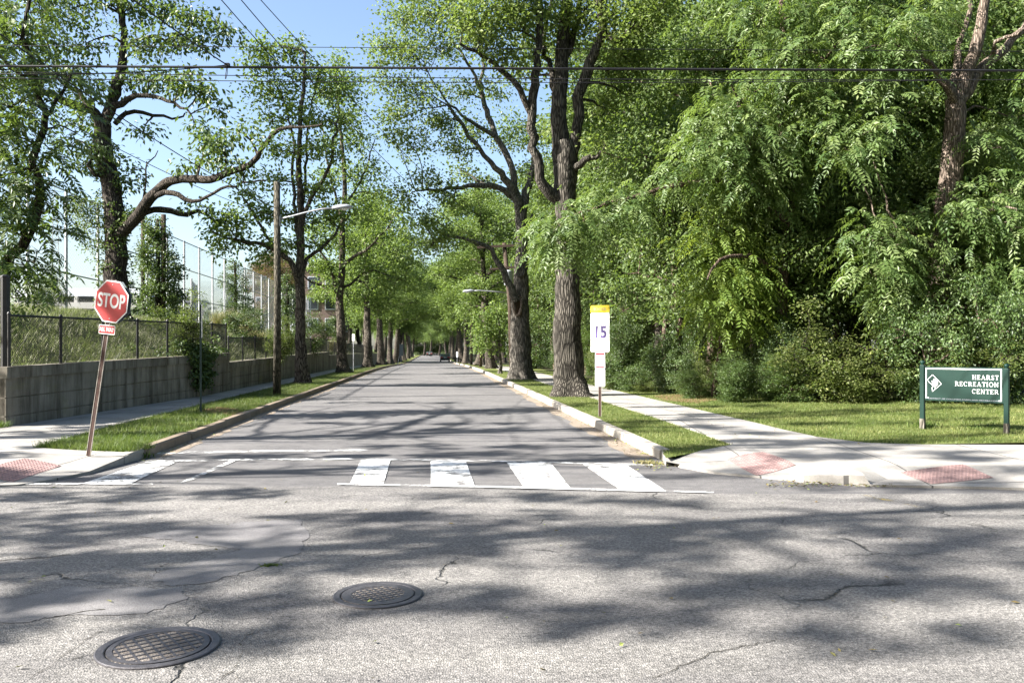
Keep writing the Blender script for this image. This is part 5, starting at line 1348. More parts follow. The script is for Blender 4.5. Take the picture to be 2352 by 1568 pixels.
# ------------------------------------------------------------------ signs and posts
def basis(px, yaw, tilt=0.0, loc=(0, 0, 0)):
    """frame whose x runs along a sign, y up, z out of its face; yaw 0 faces the viewer, positive turns it to the left"""
    M = Matrix.Translation(loc) @ Matrix.Rotation(-yaw, 4, 'Z') @ Matrix.Rotation(PI / 2, 4, 'X')
    return M @ Matrix.Rotation(-tilt, 4, 'Z')
def rrect(w, h, r, n=5):
    out = []
    for cx_, cy_, a0 in ((w / 2 - r, h / 2 - r, 0), (-w / 2 + r, h / 2 - r, PI / 2), (-w / 2 + r, -h / 2 + r, PI), (w / 2 - r, -h / 2 + r, 1.5 * PI)):
        for i in range(n + 1):
            a = a0 + PI / 2 * i / n; out.append((cx_ + r * math.cos(a), cy_ + r * math.sin(a)))
    return out
def panel(name, poly, d0, d1, M, mat, parent):
    mb = MB(); mb.prism(poly, d0, d1, M); return mb.build(name, mat, parent)
def octagon(w):
    r = w / 2 / math.cos(PI / 8)
    return [(r * math.cos(PI / 8 + k * PI / 4), r * math.sin(PI / 8 + k * PI / 4)) for k in range(8)]
def uchannel(M, L, w, mb, mb2):
    mb.prism([(-w / 2, -.004), (w / 2, -.004), (w / 2, 0), (w * .25, .0), (w * .25, .02), (-w * .25, .02), (-w * .25, 0), (-w / 2, 0)], 0, L, M)
    mb2.prism([(-w / 2 - .004, -.008), (-w / 2 + .003, -.008), (-w / 2 + .003, .004), (-w / 2 - .004, .004)], 0, L, M)
    mb2.prism([(w / 2 - .003, -.008), (w / 2 + .004, -.008), (w / 2 + .004, .004), (w / 2 - .003, .004)], 0, L, M)

# leaning stop sign on the left corner
b = G(203, 1047, .115)
e = empty('stop_sign', b, 'leaning red stop sign with a small red plate under it, on the left corner', 'stop sign')
lean = math.atan2(59, 400)
YAW = math.radians(19)
Mp = Matrix.Rotation(lean, 4, 'Y') @ Matrix.Rotation(-YAW * .6, 4, 'Z')
k = b.y / F
mb, mb2 = MB(), MB()
uchannel(Mp, 405 * k / math.cos(lean), .062, mb, mb2)
mb.build('post', MT['rust'], e); mb2.build('post_edge', MT['post_edge'], e)
Msg = Matrix.Translation((59 * k * .96, -.045, 0)) @ Matrix.Translation((0, 0, (1047 - 693) * k)) @ basis(0, YAW, lean * .9)
oc = 97 * k * .985
panel('border', octagon(oc), 0, .003, Msg, MT['sign_white'], e)
face = panel('face', octagon(oc - .034), .003, .0045, Msg, MT['red'], e)
text_obj('lettering', 'STOP', .268, Msg @ Matrix.Translation((0, .0, .0055)), MT['sign_white'], face, sx=.74, bold=.006)
mb = MB()
for yy in (.235, -.235): mb.prism([(.008 * math.cos(a), yy + .008 * math.sin(a)) for a in np.linspace(0, 5.6, 9)], .004, .009, Msg)
mb.build('bolt', MT['steel'], e)
Mbk = Matrix.Translation((59 * k * .96, .03, 0)) @ Matrix.Translation((0, 0, (1047 - 693) * k)) @ basis(0, YAW, lean * .9)
panel('back_plate', octagon(oc), -.012, -.006, Mbk, MT['sign_back'], e)
Maw = Matrix.Translation((46 * k, -.04, (1047 - 757) * k)) @ basis(0, math.radians(19), lean * .55)
panel('plate_border', rrect(.285, .128, .018), 0, .003, Maw, MT['sign_white'], e)
pf = panel('plate', rrect(.265, .108, .012), .003, .0045, Maw, MT['red'], e)
text_obj('lettering', 'ALL WAY', .082, Maw @ Matrix.Translation((0, 0, .0055)), MT['sign_white'], pf, sx=.72, bold=.002)

# green post with a parking sign seen on its edge
b = G(461, 948, .13); k = b.y / F
e = empty('parking_sign', b, 'thin dark green post with a small sign seen on its edge, left verge', 'sign')
mb, mb2 = MB(), MB(); uchannel(Matrix.Rotation(.9, 4, 'Z'), 249 * k, .05, mb, mb2)
mb.V += mb2.V and []; mb.build('post', MT['green_post'], e)
Ms = Matrix.Translation((.028, -.02, (948 - 738) * k)) @ basis(0, math.radians(65))
panel('sign_plate', rrect(.40, .76, .03), 0, .004, Ms, MT['sign_white'], e)

# speed limit sign on the right verge
b = G(1378, 957, .12); k = b.y / F
e = empty('speed_limit_sign', b, 'tall white speed limit sign with a yellow top, above two parking plates', 'speed limit sign')
mb, mb2 = MB(), MB(); uchannel(Matrix.Rotation(-.35, 4, 'Z'), 256 * k, .058, mb, mb2)
mb.build('post', MT['rust'], e); mb2.build('post_edge', MT['post_edge'], e)
YW = math.radians(33)
z = lambda py: (957 - py) * k
wS = 43 * k / .896
Ms = Matrix.Translation((0, -.035, z((718 + 808) / 2))) @ basis(0, YW)
hS = 90 * k
p1 = panel('speed_plate', rrect(wS, hS, .03), 0, .004, Ms, MT['white'], e)
for s, zz, sz, mt, sx in (('SPEED', 735, .115, 'faint', .78), ('LIMIT', 748.5, .115, 'faint', .78), ('15', 764, .36, 'purple', .92)):
    text_obj('lettering', s, sz, Ms @ Matrix.Translation((0, ((718 + 808) / 2 - zz) * k, .005)), MT[mt], p1, sx=sx, bold=.010 if s == '15' else 0)
Ms = Matrix.Translation((0, -.035, z(710))) @ basis(0, YW)
p2 = panel('school_plate', rrect(wS, 17.5 * k, .025), 0, .004, Ms, MT['yellow'], e)
text_obj('lettering', 'SCHOOL', .085, Ms @ Matrix.Translation((0, 0, .005)), MT['faint'], p2, sx=.9)
wP = 22.5 * k / .896
for y0, y1 in ((808.5, 847), (847.5, 887)):
    Ms = Matrix.Translation((0, -.036, z((y0 + y1) / 2))) @ basis(0, YW)
    h = (y1 - y0) * k
    pp = panel('parking_plate', rrect(wP, h, .02), 0, .004, Ms, MT['white'], e)
    mb = MB()
    if y0 < 830:
        for yy, ww, hh in ((h / 2 - .035, wP * .86, .042), (-h / 2 + .085, wP * .5, .016), (-h / 2 + .035, wP * .86, .042)):
            mb.prism([(a - 0, b_ + yy) for a, b_ in rrect(ww, hh, .004, 1)], .004, .0052, Ms)
        mb.build('red_band', MT['sign_red'], pp)
    else:
        mb.prism([(a, b_ - h / 2 + .045) for a, b_ in rrect(wP * .5, .012, .003, 1)], .004, .0052, Ms)
        mb.build('printed_line', MT['faint'], pp)

# ---- green park sign, lettering cut as serif strokes
TK, TN = .125, .055
def stroke(x0, y0, x1, y1, w): 
    d = Vector((x1 - x0, y1 - y0)); d.normalize(); n = Vector((-d.y, d.x)) * (w / 2)
    return [(x0 + n.x, y0 + n.y), (x1 + n.x, y1 + n.y), (x1 - n.x, y1 - n.y), (x0 - n.x, y0 - n.y)]
def arc(cx_, cy_, rx, ry, a0, a1, tk=TK, tn=TN, n=14):
    out = []
    for i in range(n):
        q = []
        for a in (a0 + (a1 - a0) * i / n, a0 + (a1 - a0) * (i + 1) / n):
            a_ = math.radians(a); w = tn + (tk - tn) * abs(math.cos(a_)) ** 1.5
            q.append(((cx_ + (rx) * math.cos(a_), cy_ + (ry) * math.sin(a_)), (cx_ + (rx - w) * math.cos(a_), cy_ + (ry - w) * math.sin(a_))))
        out.append([q[0][0], q[1][0], q[1][1], q[0][1]])
    return out
def ser(x, y, w=.34): return stroke(x - w / 2, y, x + w / 2, y, .045)
def glyph(c):
    S_ = stroke
    if c == 'H': return .92, [S_(.18, 0, .18, 1, TK), S_(.74, 0, .74, 1, TK), S_(.18, .52, .74, .52, TN)] + [ser(x, y) for x in (.18, .74) for y in (.028, .972)]
    if c == 'E': return .74, [S_(.2, 0, .2, 1, TK), S_(.05, .03, .66, .03, TN), S_(.05, .97, .64, .97, TN), S_(.2, .52, .5, .52, TN), S_(.65, 0, .65, .22, .05), S_(.63, .78, .63, 1, .05), S_(.5, .42, .5, .62, .05)]
    if c == 'A': return .92, [S_(.14, 0, .44, 1, TN), S_(.42, 1, .76, 0, TK), S_(.24, .34, .64, .34, TN), ser(.13, .028, .28), ser(.78, .028, .34)]
    if c == 'R': return .88, [S_(.2, 0, .2, 1, TK), S_(.05, .97, .45, .97, TN), S_(.2, .48, .45, .48, TN), S_(.42, .5, .76, .02, TK), ser(.2, .028), ser(.8, .028, .2)] + arc(.42, .725, .27, .275, -90, 90)
    if c == 'S': return .64, arc(.32, .74, .25, .26, 40, 270, .15) + arc(.32, .27, .27, .27, -140, 90, .16) + [S_(.53, .74, .53, .98, .045), S_(.09, .03, .09, .28, .045)]
    if c == 'T': return .78, [S_(.39, 0, .39, 1, TK), S_(.04, .97, .74, .97, TN), S_(.06, .78, .06, 1, .05), S_(.72, .78, .72, 1, .05), ser(.39, .028)]
    if c == 'C': return .84, arc(.44, .5, .38, .52, 42, 318) + [S_(.74, .68, .74, .98, .045)]
    if c == 'I': return .40, [S_(.2, 0, .2, 1, TK), ser(.2, .028), ser(.2, .972)]
    if c == 'O': return .94, arc(.46, .5, .42, .52, 0, 360, n=26)
    if c == 'N': return .94, [S_(.17, 0, .17, 1, TN), S_(.14, 1, .76, 0, TK), S_(.76, 0, .76, 1, TN), ser(.17, .028, .3), ser(.76, .972, .3), ser(.12, .972, .18)]
    return .4, []
def serif_text(s, h, M, z, right):
    adv = []; x = 0
    for c in s:
        w, g_ = glyph(c); adv.append((x, g_)); x += w + .12
    x -= .12
    mb = MB(); j = 0
    for ax, g_ in adv:
        for q in g_:
            mb.prism([((ax + a - x) * h + right, b_ * h) for a, b_ in q], z, z + .0006 + .00008 * (j % 7), M); j += 1
    return mb
pl, pr_ = G(2119, 985, .16), G(2312, 998, .16)
e = empty('park_sign', (pl + pr_) / 2, 'green park sign on two square posts standing on the right lawn', 'sign')
O = Vector(e.location)
kl, kr = pl.y / F, pr_.y / F
for p, top, nm in ((pl, 838, 'post'), (pr_, 846, 'post')):
    kk = p.y / F; h = ((985 if p is pl else 998) - top) * kk
    mb = MB(); ax = (pr_ - pl).normalized(); an = math.atan2(ax.y, ax.x)
    mb.box(p - O + Vector((0, 0, h / 2 - .05)), (.075, .075, h + .1), an)
    po = mb.build(nm, MT['sign_green'], e, bevel=.006)
    mb = MB(); mb.lathe(p - O + Vector((0, 0, h)), [(.03, 0), (.022, .01), (.036, .028), (.042, .045), (.034, .068), (.015, .08)], 14); mb.build('ball_finial', MT['sign_green'], po, True)
    mb = MB(); mb.box(p - O + Vector((0, 0, .09)), (.077, .077, .2), an); mb.build('bare_foot', MT['bark_grey'], po)
# the panel frame: origin at its lower left corner, x along the sign
zb, zt_ = EYE - (922 - HY) * (kl + kr) / 2, EYE - (843 - HY) * (kl + kr) / 2
A_ = pl + ax * .04; Lp = (pr_ - pl).length - .08
Mp = Matrix.Translation(Vector((A_.x, A_.y, zb)) - O) @ Matrix.Rotation(an, 4, 'Z') @ Matrix.Rotation(PI / 2, 4, 'X')
Hp = zt_ - zb
pn = panel('sign_panel', [(0, 0), (Lp, 0), (Lp, Hp), (0, Hp)], -.018, .018, Mp, MT['sign_green'], e)
U, V_ = Lp / 1290.0, Hp / 585.0                         # the photograph's own panel measures 1290 by 585 enlarged pixels
mb = MB(); bw = 17 * U
def bar(x0, y0, x1, y1): mb.prism([(x0 * U, y0 * V_), (x1 * U, y0 * V_), (x1 * U, y1 * V_), (x0 * U, y1 * V_)], .018, .0192, Mp)
bar(20, 545, 1262, 562); bar(20, 38, 38, 545); bar(1244, 30, 1262, 545); bar(38, 38, 70, 52); bar(1212, 30, 1244, 45)
mb.build('white_border', MT['white'], pn)
for s, y in (('HEARST', 382), ('RECREATION', 266), ('CENTER', 146)):
    serif_text(s, 74 * V_, Mp @ Matrix.Translation((0, y * V_, 0)), .0182, 1216 * U).build('lettering', MT['white'], pn)
text_obj('lettering', 'DISTRICT OF COLUMBIA PARKS AND RECREATION', 26 * V_, Mp @ Matrix.Translation((640 * U, 34 * V_, .0188)), MT['faint'], pn, sx=1.83)
# emblem: city outline with a leaf
ol = [(458, 443), (608, 597), (455, 735), (447, 662), (468, 652), (436, 604), (400, 577), (368, 533)]
Q = lambda p: ((p[0] - 318) * U, (890 - p[1]) * V_)
mb = MB(); j = 0
for a, b_ in zip(ol, ol[1:] + ol[:1]):
    (x0, y0), (x1, y1) = Q(a), Q(b_); mb.prism(stroke(x0, y0, x1, y1, .0075), .0181, .0188 + .00006 * j, Mp); j += 1
lf = [(497, 655), (494, 690), (503, 690), (505, 652), (545, 640), (528, 625), (566, 612), (545, 598), (568, 570), (545, 566), (556, 533), (528, 545), (528, 508), (508, 518), (482, 490), (478, 520), (462, 520), (470, 548), (426, 545), (448, 572), (440, 585), (462, 592), (430, 602), (462, 622), (452, 640)]
mb.prism([Q((490 + (p[0] - 490) * .86, 588 + (p[1] - 588) * .86)) for p in lf], .0181, .0195, Mp)
mb.build('emblem', MT['white'], pn)

# ---- small far signs along both verges
def small_sign(px, py0, py1, pyb, w, yaw, mat, label, lean=0.0, z=.13):
    b = G(px, pyb, z); k = b.y / F
    e = empty('roadside_sign', (b.x, b.y, zt(b.y) + z), label, 'sign')
    mb = MB(); mb.tube([(0, 0, -.1), (lean, 0, (pyb - py0) * k)], .03, 6); mb.build('post', MT['steel'], e)
    panel('sign_plate', rrect(w * k / math.cos(yaw), (py1 - py0) * k, .03), 0, .006, Matrix.Translation((lean * .9, -.045, (pyb - (py0 + py1) / 2) * k)) @ basis(0, yaw), MT[mat], e)
small_sign(812, 767, 782, 851, 6, .5, 'white', 'small white sign on a thin post between the second and third street trees')
small_sign(869, 774, 787, 830, 4, .6, 'white', 'short narrow white sign in front of the fourth street tree on the left')
small_sign(913, 783, 810, 829, 9, -.3, 'sign_back', 'grey back of a large leaning sign past the last left street trees', .5)
small_sign(921, 791, 806, 828, 5, .3, 'white', 'small pale sign just right of the large leaning grey one')
small_sign(1050, 800, 812, 828, 4, .4, 'white', 'small white sign between the far trunks right of the parked car')

# ------------------------------------------------------------------ utility poles, lamps, wires
def cobra(M, parent):
    mb = MB()
    prof = [(-.30, .05, .05), (-.26, .10, .08), (-.05, .17, .11), (.18, .17, .10), (.30, .11, .06), (.34, .04, .03)]
    V, Fc = [], []
    for x, w, h in prof:
        for j in range(10):
            a = 2 * PI * j / 10; V.append(M @ Vector((x, w * math.cos(a), h * math.sin(a) * (1 if math.sin(a) > 0 else .45))))
    for i in range(len(prof) - 1):
        for j in range(10): Fc.append((i * 10 + j, i * 10 + (j + 1) % 10, (i + 1) * 10 + (j + 1) % 10, (i + 1) * 10 + j))
    Fc += [tuple(range(9, -1, -1)), tuple(50 + j for j in range(10))]
    mb.add(V, Fc)
    o = mb.build('lamp_head', MT['lamp_grey'], parent, True)
    mb = MB(); mb.lathe(M @ Vector((.08, 0, -.03)), [(.12, 0), (.11, -.03), (.06, -.055)], 14); mb.build('lamp_lens', MT['lens'], o, True)
    mb = MB(); mb.lathe(M @ Vector((-.1, 0, .10)), [(.035, 0), (.035, .05), (.02, .06)], 10); mb.build('light_sensor', MT['green_post'], o, True)
b = G(636, 906, .12); d = b.y; k = d / F
e = empty('utility_pole', b, 'weathered wooden pole on the left verge carrying a grey street lamp arm', 'utility pole')
H_ = (906 - 418) * k
mb = MB(); mb.tube([(0, 0, -.2), (.02, 0, H_ * .5), (.0, 0, H_)], [.125, .11, .098], 16); mb.build('pole', MT['pole_wood'], e, True)
zz = lambda y: (906 - y) * k; xx = lambda x: (x - 636) * k
mb = MB(); mb.tube([(.08, 0, zz(503)), (xx(672), -.05, zz(497)), (xx(705), -.1, zz(489)), (xx(740), -.15, zz(482)), (xx(775), -.2, zz(480))], [.032, .03, .028, .027, .026], 8); mb.build('lamp_arm', MT['steel'], e, True)
mb = MB(); mb.box((.10, 0, zz(508)), (.05, .12, .32)); mb.build('bracket', MT['steel'], e)
cobra(Matrix.Translation((xx(788), -.22, zz(480))) @ Matrix.Rotation(math.radians(-4), 4, 'Y'), e)
# right verge: pole with crossarms, transformer and lamp, behind the hollow oak
D = 46.0
b = W(1177, 845, D); base = Vector((b.x, D, zt(D) + .1)); k = D / F
e = empty('utility_pole', base, 'dark wooden pole with two crossarms and a transformer, behind the hollow oak', 'utility pole')
P = lambda x, y: Vector(W(x, y, D)) - base
mb = MB(); mb.tube([(0, 0, -.2), P(1172, 700), P(1158, 558)], [.16, .14, .11], 12); mb.build('pole', MT['pole_dark'], e, True)
for y, x0, x1, hh in ((567, 1096, 1212, .13), (617, 1124, 1196, .10)):
    a, c = P(x0, y + 2), P(x1, y - 4); m = (a + c) / 2
    mb = MB(); mb.box(m + Vector((0, -.16, 0)), ((c - a).length, .10, hh), mat=Matrix.Rotation(-math.atan2((c - a).z, (c - a).x), 3, 'Y')); ca = mb.build('crossarm', MT['pole_dark'], e)
    mb = MB()
    for t in (.06, .3, .7, .94): mb.lathe(a.lerp(c, t) + Vector((0, -.16, hh / 2)), [(.03, 0), (.045, .04), (.03, .08), (.045, .12), (.02, .16)], 8)
    mb.build('insulator', MT['green_post'], ca)
mb = MB(); mb.tube([P(1140, 571), P(1157, 590), P(1176, 571)], .025, 5); mb.build('brace', MT['pole_dark'], e)
mb = MB(); mb.lathe(P(1168, 656) + Vector((0, -.3, 0)), [(.22, 0), (.24, .03), (.24, .72), (.25, .74), (.2, .80), (.05, .84)], 18); tr_ = mb.build('transformer', MT['lamp_grey'], e, True)
mb = MB(); mb.tube([P(1163, 672), P(1130, 669), P(1100, 667), P(1084, 668)], [.035, .03, .028, .026], 8); mb.build('lamp_arm', MT['steel'], e, True)
cobra(Matrix.Translation(P(1077, 669)) @ Matrix.Rotation(PI, 4, 'Z') @ Matrix.Rotation(math.radians(3), 4, 'Y'), e)
for px, pyb, pyt, d, r_, mat, lb in ((1104, 838, 668, 70, .14, 'bark_red', 'reddish wooden pole on the right verge left of the slim young tree'), (1083, 832, 700, 88, .15, 'bark_red', 'far reddish pole on the right verge near the parked car')):
    c = W(px, 800, d); e = empty('utility_pole', (c.x, d, zt(d) + .1), lb, 'utility pole')
    mb = MB(); h = (pyb - pyt) * d / F; mb.tube([(0, 0, -.2), (0, 0, h * .5), (0, 0, h)], [r_, r_ * .9, r_ * .75], 10); mb.build('pole', MT[mat], e, True)
    mb = MB(); mb.box((0, -.15, h - .6), (1.5, .09, .11)); mb.build('crossarm', MT['pole_dark'], e)

def wire(A, B, sag, r, label, n=24, group=None):
    A, B = Vector(A), Vector(B)
    pts = [A.lerp(B, i / n) + Vector((0, 0, -4 * sag * (i / n) * (1 - i / n))) for i in range(n + 1)]
    mb = MB(); mb.V = []; mb.tube([p - A for p in pts], r, 6)
    o = mb.build('overhead_cable', MT['wire'], None, True); o.location = A
    return tag(o, label, 'cable', group)
X = 12.0
wire(W(-700, 149, X), W(3000, 166, X), .0, .017, 'thickest black cable, running straight across the upper picture')
wire(W(-700, 101, 11.6), W(3000, 122, 11.6), .0, .0045, 'topmost thin wire across the picture, above the thickest cable')
wire(W(-700, 150, 12.3), W(3000, 180, 12.3), .10, .006, 'thin wire just under the thickest cable across the picture')
wire(W(-700, 165, 12.5), W(3000, 172, 12.5), .14, .006, 'lowest thin wire crossing the whole picture from side to side')
wire(W(-200, 160, 12.1), W(522, 150, 12.0), .10, .008, 'short slack cable hanging under the thickest one at upper left')
sp_ = W(522, 150, 12.0)
mb = MB(); mb.box((0, 0, 0), (.07, .05, .05)); mb.tube([(-.005, 0, -.02), (-.02, 0, -.12), (-.03, 0, -.2)], .006, 5); mb.tube([(.005, 0, -.02), (0, 0, -.12), (-.02, 0, -.2)], .005, 5)
o = mb.build('cable_clamp', MT['wire']); o.location = sp_; tag(o, 'small clamp where the slanting cable meets the thickest one', 'clamp')
wire(W(150, -120, 9.0), sp_, .04, .009, 'slanting cable at upper left ending at the clamp on the thickest cable')
T1, T2, T3 = W(1100, 566, 45.8), W(1128, 565, 45.8), W(1180, 562, 45.8)
wire(W(400, -125, 14.0), T1, .75, .010, 'leftmost of the long wires running down to the far crossarm')
wire(W(440, -135, 14.2), T2, .75, .010, 'middle one of the long wires running down to the far crossarm')
wire(W(500, -110, 13.0), T3, .55, .008, 'rightmost of the long wires running down to the far crossarm')
LPt = W(637, 480, 26.7)
wire(W(-260, -110, 11.0), LPt, .25, .011, 'cable slanting down from the upper left to the wooden lamp pole')
wire(W(-300, 20, 11.5), W(637, 500, 26.7), .28, .008, 'lower thin cable slanting from the left edge to the wooden lamp pole')
wire(W(645, 480, 26.7), W(1122, 622, 46), .5, .009, 'cable from the wooden lamp pole across the road to the dark crossarm pole')
wire(W(1160, 690, 46), W(1104, 690, 70), .25, .02, 'far cable between the dark crossarm pole and the reddish one')

# ------------------------------------------------------------------ the parked car, far down on the right
Yc = 150.0; c = RW(KR - 1.15, Yc)
e = empty('parked_car', (c.x, c.y, zt(c.y)), 'dark grey-green car parked far down the road at the right kerb', 'car', rz=TH)
sc_ = 1.0
prof = [(-2.2, .35), (-2.22, .75), (-2.12, .98), (-1.55, 1.02), (-.95, 1.42), (.35, 1.45), (1.05, 1.02), (2.0, .88), (2.2, .65), (2.2, .35)]
mb = MB()
Mx = Matrix(((0, 0, 1, 0), (1, 0, 0, 0), (0, 1, 0, 0), (0, 0, 0, 1)))
mb.prism(prof, -.86, .86, Mx); mb.build('body', MT['car_paint'], e, bevel=.07)
mb = MB(); mb.box((0, -1.27, 1.21), (1.30, .03, .44), mat=Matrix.Rotation(math.radians(-56), 3, 'X')); mb.build('rear_window', MT['glass_dark'], e)
mb = MB(); mb.box((0, .72, 1.24), (1.34, .03, .6), mat=Matrix.Rotation(math.radians(58), 3, 'X')); mb.build('windscreen', MT['glass_dark'], e)
for s in (-1, 1):
    mb = MB(); mb.prism([(-1.35, 1.04), (-.88, 1.36), (.3, 1.38), (.85, 1.04)], -.01, .01, Matrix.Translation((s * .866, 0, 0)) @ Mx); mb.build('side_window', MT['glass_dark'], e)
    mb = MB(); mb.box((s * .62, -2.2, .82), (.42, .08, .17)); mb.build('tail_lamp', MT['tail_red'], e, bevel=.02)
    mb = MB(); mb.box((s * .98, .75, 1.02), (.16, .12, .12)); mb.build('wing_mirror', MT['car_paint'], e, bevel=.03)
    for y in (-1.32, 1.36):
        mb = MB(); mb.lathe((s * .76, y, .32), [(.2, -.1), (.31, -.1), (.32, -.06), (.32, .06), (.31, .1), (.2, .1)], 20, mat=Matrix(((0, 0, 1), (1, 0, 0), (0, 1, 0)))); w = mb.build('wheel', MT['tyre'], e, True)
        mb = MB(); mb.lathe((s * .76 + s * .101, y, .32), [(.19, -.01), (.19, .01), (.05, .02)], 14, mat=Matrix(((0, 0, 1), (1, 0, 0), (0, 1, 0)))); mb.build('rim', MT['steel'], w)
mb = MB(); mb.box((0, -2.23, .80), (.46, .03, .12)); mb.build('number_plate', MT['sign_white'], e)
mb = MB(); mb.box((0, -2.2, .48), (1.66, .14, .2)); mb.build('bumper', MT['tyre'], e, bevel=.04)
# a second car, farther still, just a dark shape under the far trees
c2 = e; q = copy_tree(e); p = RW(-1.2, 262); q.location = (p.x, p.y, zt(p.y)); q['label'] = 'far car in the middle of the road under the closing trees'

# ------------------------------------------------------------------ shrubs and climbing ivy
def shrub(kd, x, y, z, sc, rz, label, name='shrub', grp=None):
    return plant(name, (x, y, z - .05), KIND[kd], label, 'shrub', grp, rz, sc, ('stem', 'foliage'))
HG = 'bushes along the edge of the wood'
hedge = 'bush along the foot of the wood, merging with the bushes beside it'
sh = [(1925, 930, 'shrub_a', (.95, .9, .72), 'yellow-green bush left of the park sign, standing well out of the wood'), (2010, 934, 'shrub_a', (.7, .7, .42), 'pale bush right beside the left post of the park sign'), (2140, 938, 'shrub_b', (.6, .6, .78), 'leafy bush directly behind the park sign'),
      (1840, 928, 'shrub_b', (.5, .5, .26), 'low dark bush at the foot of the front feathery tree'), (2260, 940, 'shrub_a', (.8, .7, .58), 'pale bush behind the right half of the park sign'), (2345, 940, 'shrub_b', (.6, .6, .9), 'dark bush right of the park sign at the picture edge'),
      (1700, 926, 'shrub_c', (.4, .4, .26), 'upright bush under the lime green tree'), (1590, 916, 'shrub_c', (.3, .3, .2), 'upright bush at the wood edge beside the brown mulch patch'), (1430, 896, 'shrub_b', (.55, .55, .42), 'round bush behind the speed limit sign'), (1230, 846, 'shrub_b', 1.2, 'dark round bush between the two great oaks')]
for px, py, kd, sc, lb in sh:
    p = G(px, py, .15); shrub(kd, p.x, p.y + .6, h_lawn(p.x, p.y + .6), sc, rg.uniform(0, 6), lb)
rg2 = random.Random(12)
for i in range(30):
    t = i / 29
    if t < .5 and i % 2: continue
    if t < .5:
        x = 5.6 + t * 2 * 10; y = (24.8 if x < 8 else 22.4 if x < 11 else 21.6) + rg2.uniform(.3, 3.4)
    else:
        q = RW(8.2 + rg2.uniform(0, 1.4), 27 + (t - .5) * 2 * 50); x, y = q.x, q.y
    shrub(rg2.choice(['shrub_b', 'shrub_c', 'shrub_b', 'shrub_a']), x, y, h_lawn(x, y), (rg2.uniform(.3, .7), rg2.uniform(.3, .7), rg2.choice([.18, .25, .35, .5, .75])), rg2.uniform(0, 6), hedge, grp=HG)
for i in range(22):
    x = rg2.uniform(3.5, 24); y = rg2.uniform(29, 48)
    if TR(x, y)[0] < 8.4: continue
    shrub(rg2.choice(['shrub_c', 'shrub_b', 'shrub_a']), x, y, h_lawn(x, y), (rg2.uniform(.4, 1.0), rg2.uniform(.4, 1.0), rg2.choice([.25, .4, .6, 1.0, 1.4])), rg2.uniform(0, 6), 'undergrowth bush deep inside the wood among the trunks', 'undergrowth_bush', 'bushes deep inside the wood')
# ivy columns on the bank
for px, d, hgt, w, lb in ((362, 40.2, 240, 58, 'tall ivy-smothered post on the bank right of the stop sign'), (540, 57.5, 160, 42, 'upright ivy-clad shrub on the bank left of the lamp pole'), (660, 62, 150, 32, 'dark bushy shrub on the bank just right of the lamp pole'), (770, 72, 80, 20, 'small ivy bush on the far fence post between the street trees')):
    c = W(px, 800, d); k = d / F; z0 = h_bank(c.x, d); g = np.random.default_rng(px)
    e = empty('ivy_shrub', (c.x, d, z0), lb, 'shrub')
    mb = MB(); hh = hgt * k
    mb.tube([(0, 0, -.1), (.03, 0, hh * .5), (0, 0, hh * .97)], [.14, .12, .08], 8)
    mb.build('stem', MT['bark_dark'], e, True)
    if hgt == 240:
        mb = MB(); mb.tube([(-.75, .1, -.1), (-.75, .1, hh)], .10, 8); mb.tube([(.25, .05, -.1), (.27, .05, hh * 1.02)], .12, 8); mb.build('post', MT['pole_dark'], e, True)
    sp = []
    for i in range(int(300 * (hgt / 240) * 1.0)):
        t = g.beta(.9, 1.35); rw = w * k * (1 - .62 * t) * (.55 + .75 * abs(math.sin(t * 7 + px)) ** .5)
        a = g.uniform(0, 6.28); r = rw * math.sqrt(g.uniform(.15, 1))
        sp.append((c.x + r * math.cos(a) + .2 * math.sin(5 * t), d + r * .8 * math.sin(a), z0 + t * hh))
    ivy(e, e.location, sp, px + 1, L=.13, Wd=.09, per=34, sig=.15, name='foliage')
# ivy spilling over the wall
c = wl(26.3); sp = []; g = np.random.default_rng(3)
for i in range(130):
    t = g.beta(1, 1.2); sp.append((c.x + .07 + g.normal(0, .03), c.y + g.normal(0, .30 + .4 * (1 - t) ** 3), cop(26) + .25 - t * 1.25))
for i in range(50): sp.append((c.x - .15 + g.normal(0, .12), c.y + g.normal(0, 1.2), cop(26) + .05 + abs(g.normal(0, .2))))
e = empty('ivy_plant', (c.x, c.y, .15), 'dark ivy spilling over the retaining wall behind the thin green post', 'ivy')
ivy(e, e.location, sp, 8, L=.10, Wd=.075, per=26, sig=.09, name='foliage')
for px, py, d, sc, lb in ((420, 800, 25.0, .55, 'bright leafy sapling behind the black fence left of the ivy'), (105, 700, 31.5, .5, 'small leafy sapling at the foot of the silver fence, far left'), (645, 800, 36.0, .5, 'bush behind the lower fence beside the lamp pole'), (560, 770, 40, .6, 'low bush on the bank above the lower fence'), (720, 780, 50, .7, 'bush on the bank between the first two street trees')):
    c = W(px, 800, d); shrub('shrub_a' if sc < .58 else 'shrub_b', c.x, d, h_bank(c.x, d), sc, px, lb, 'bank_shrub')

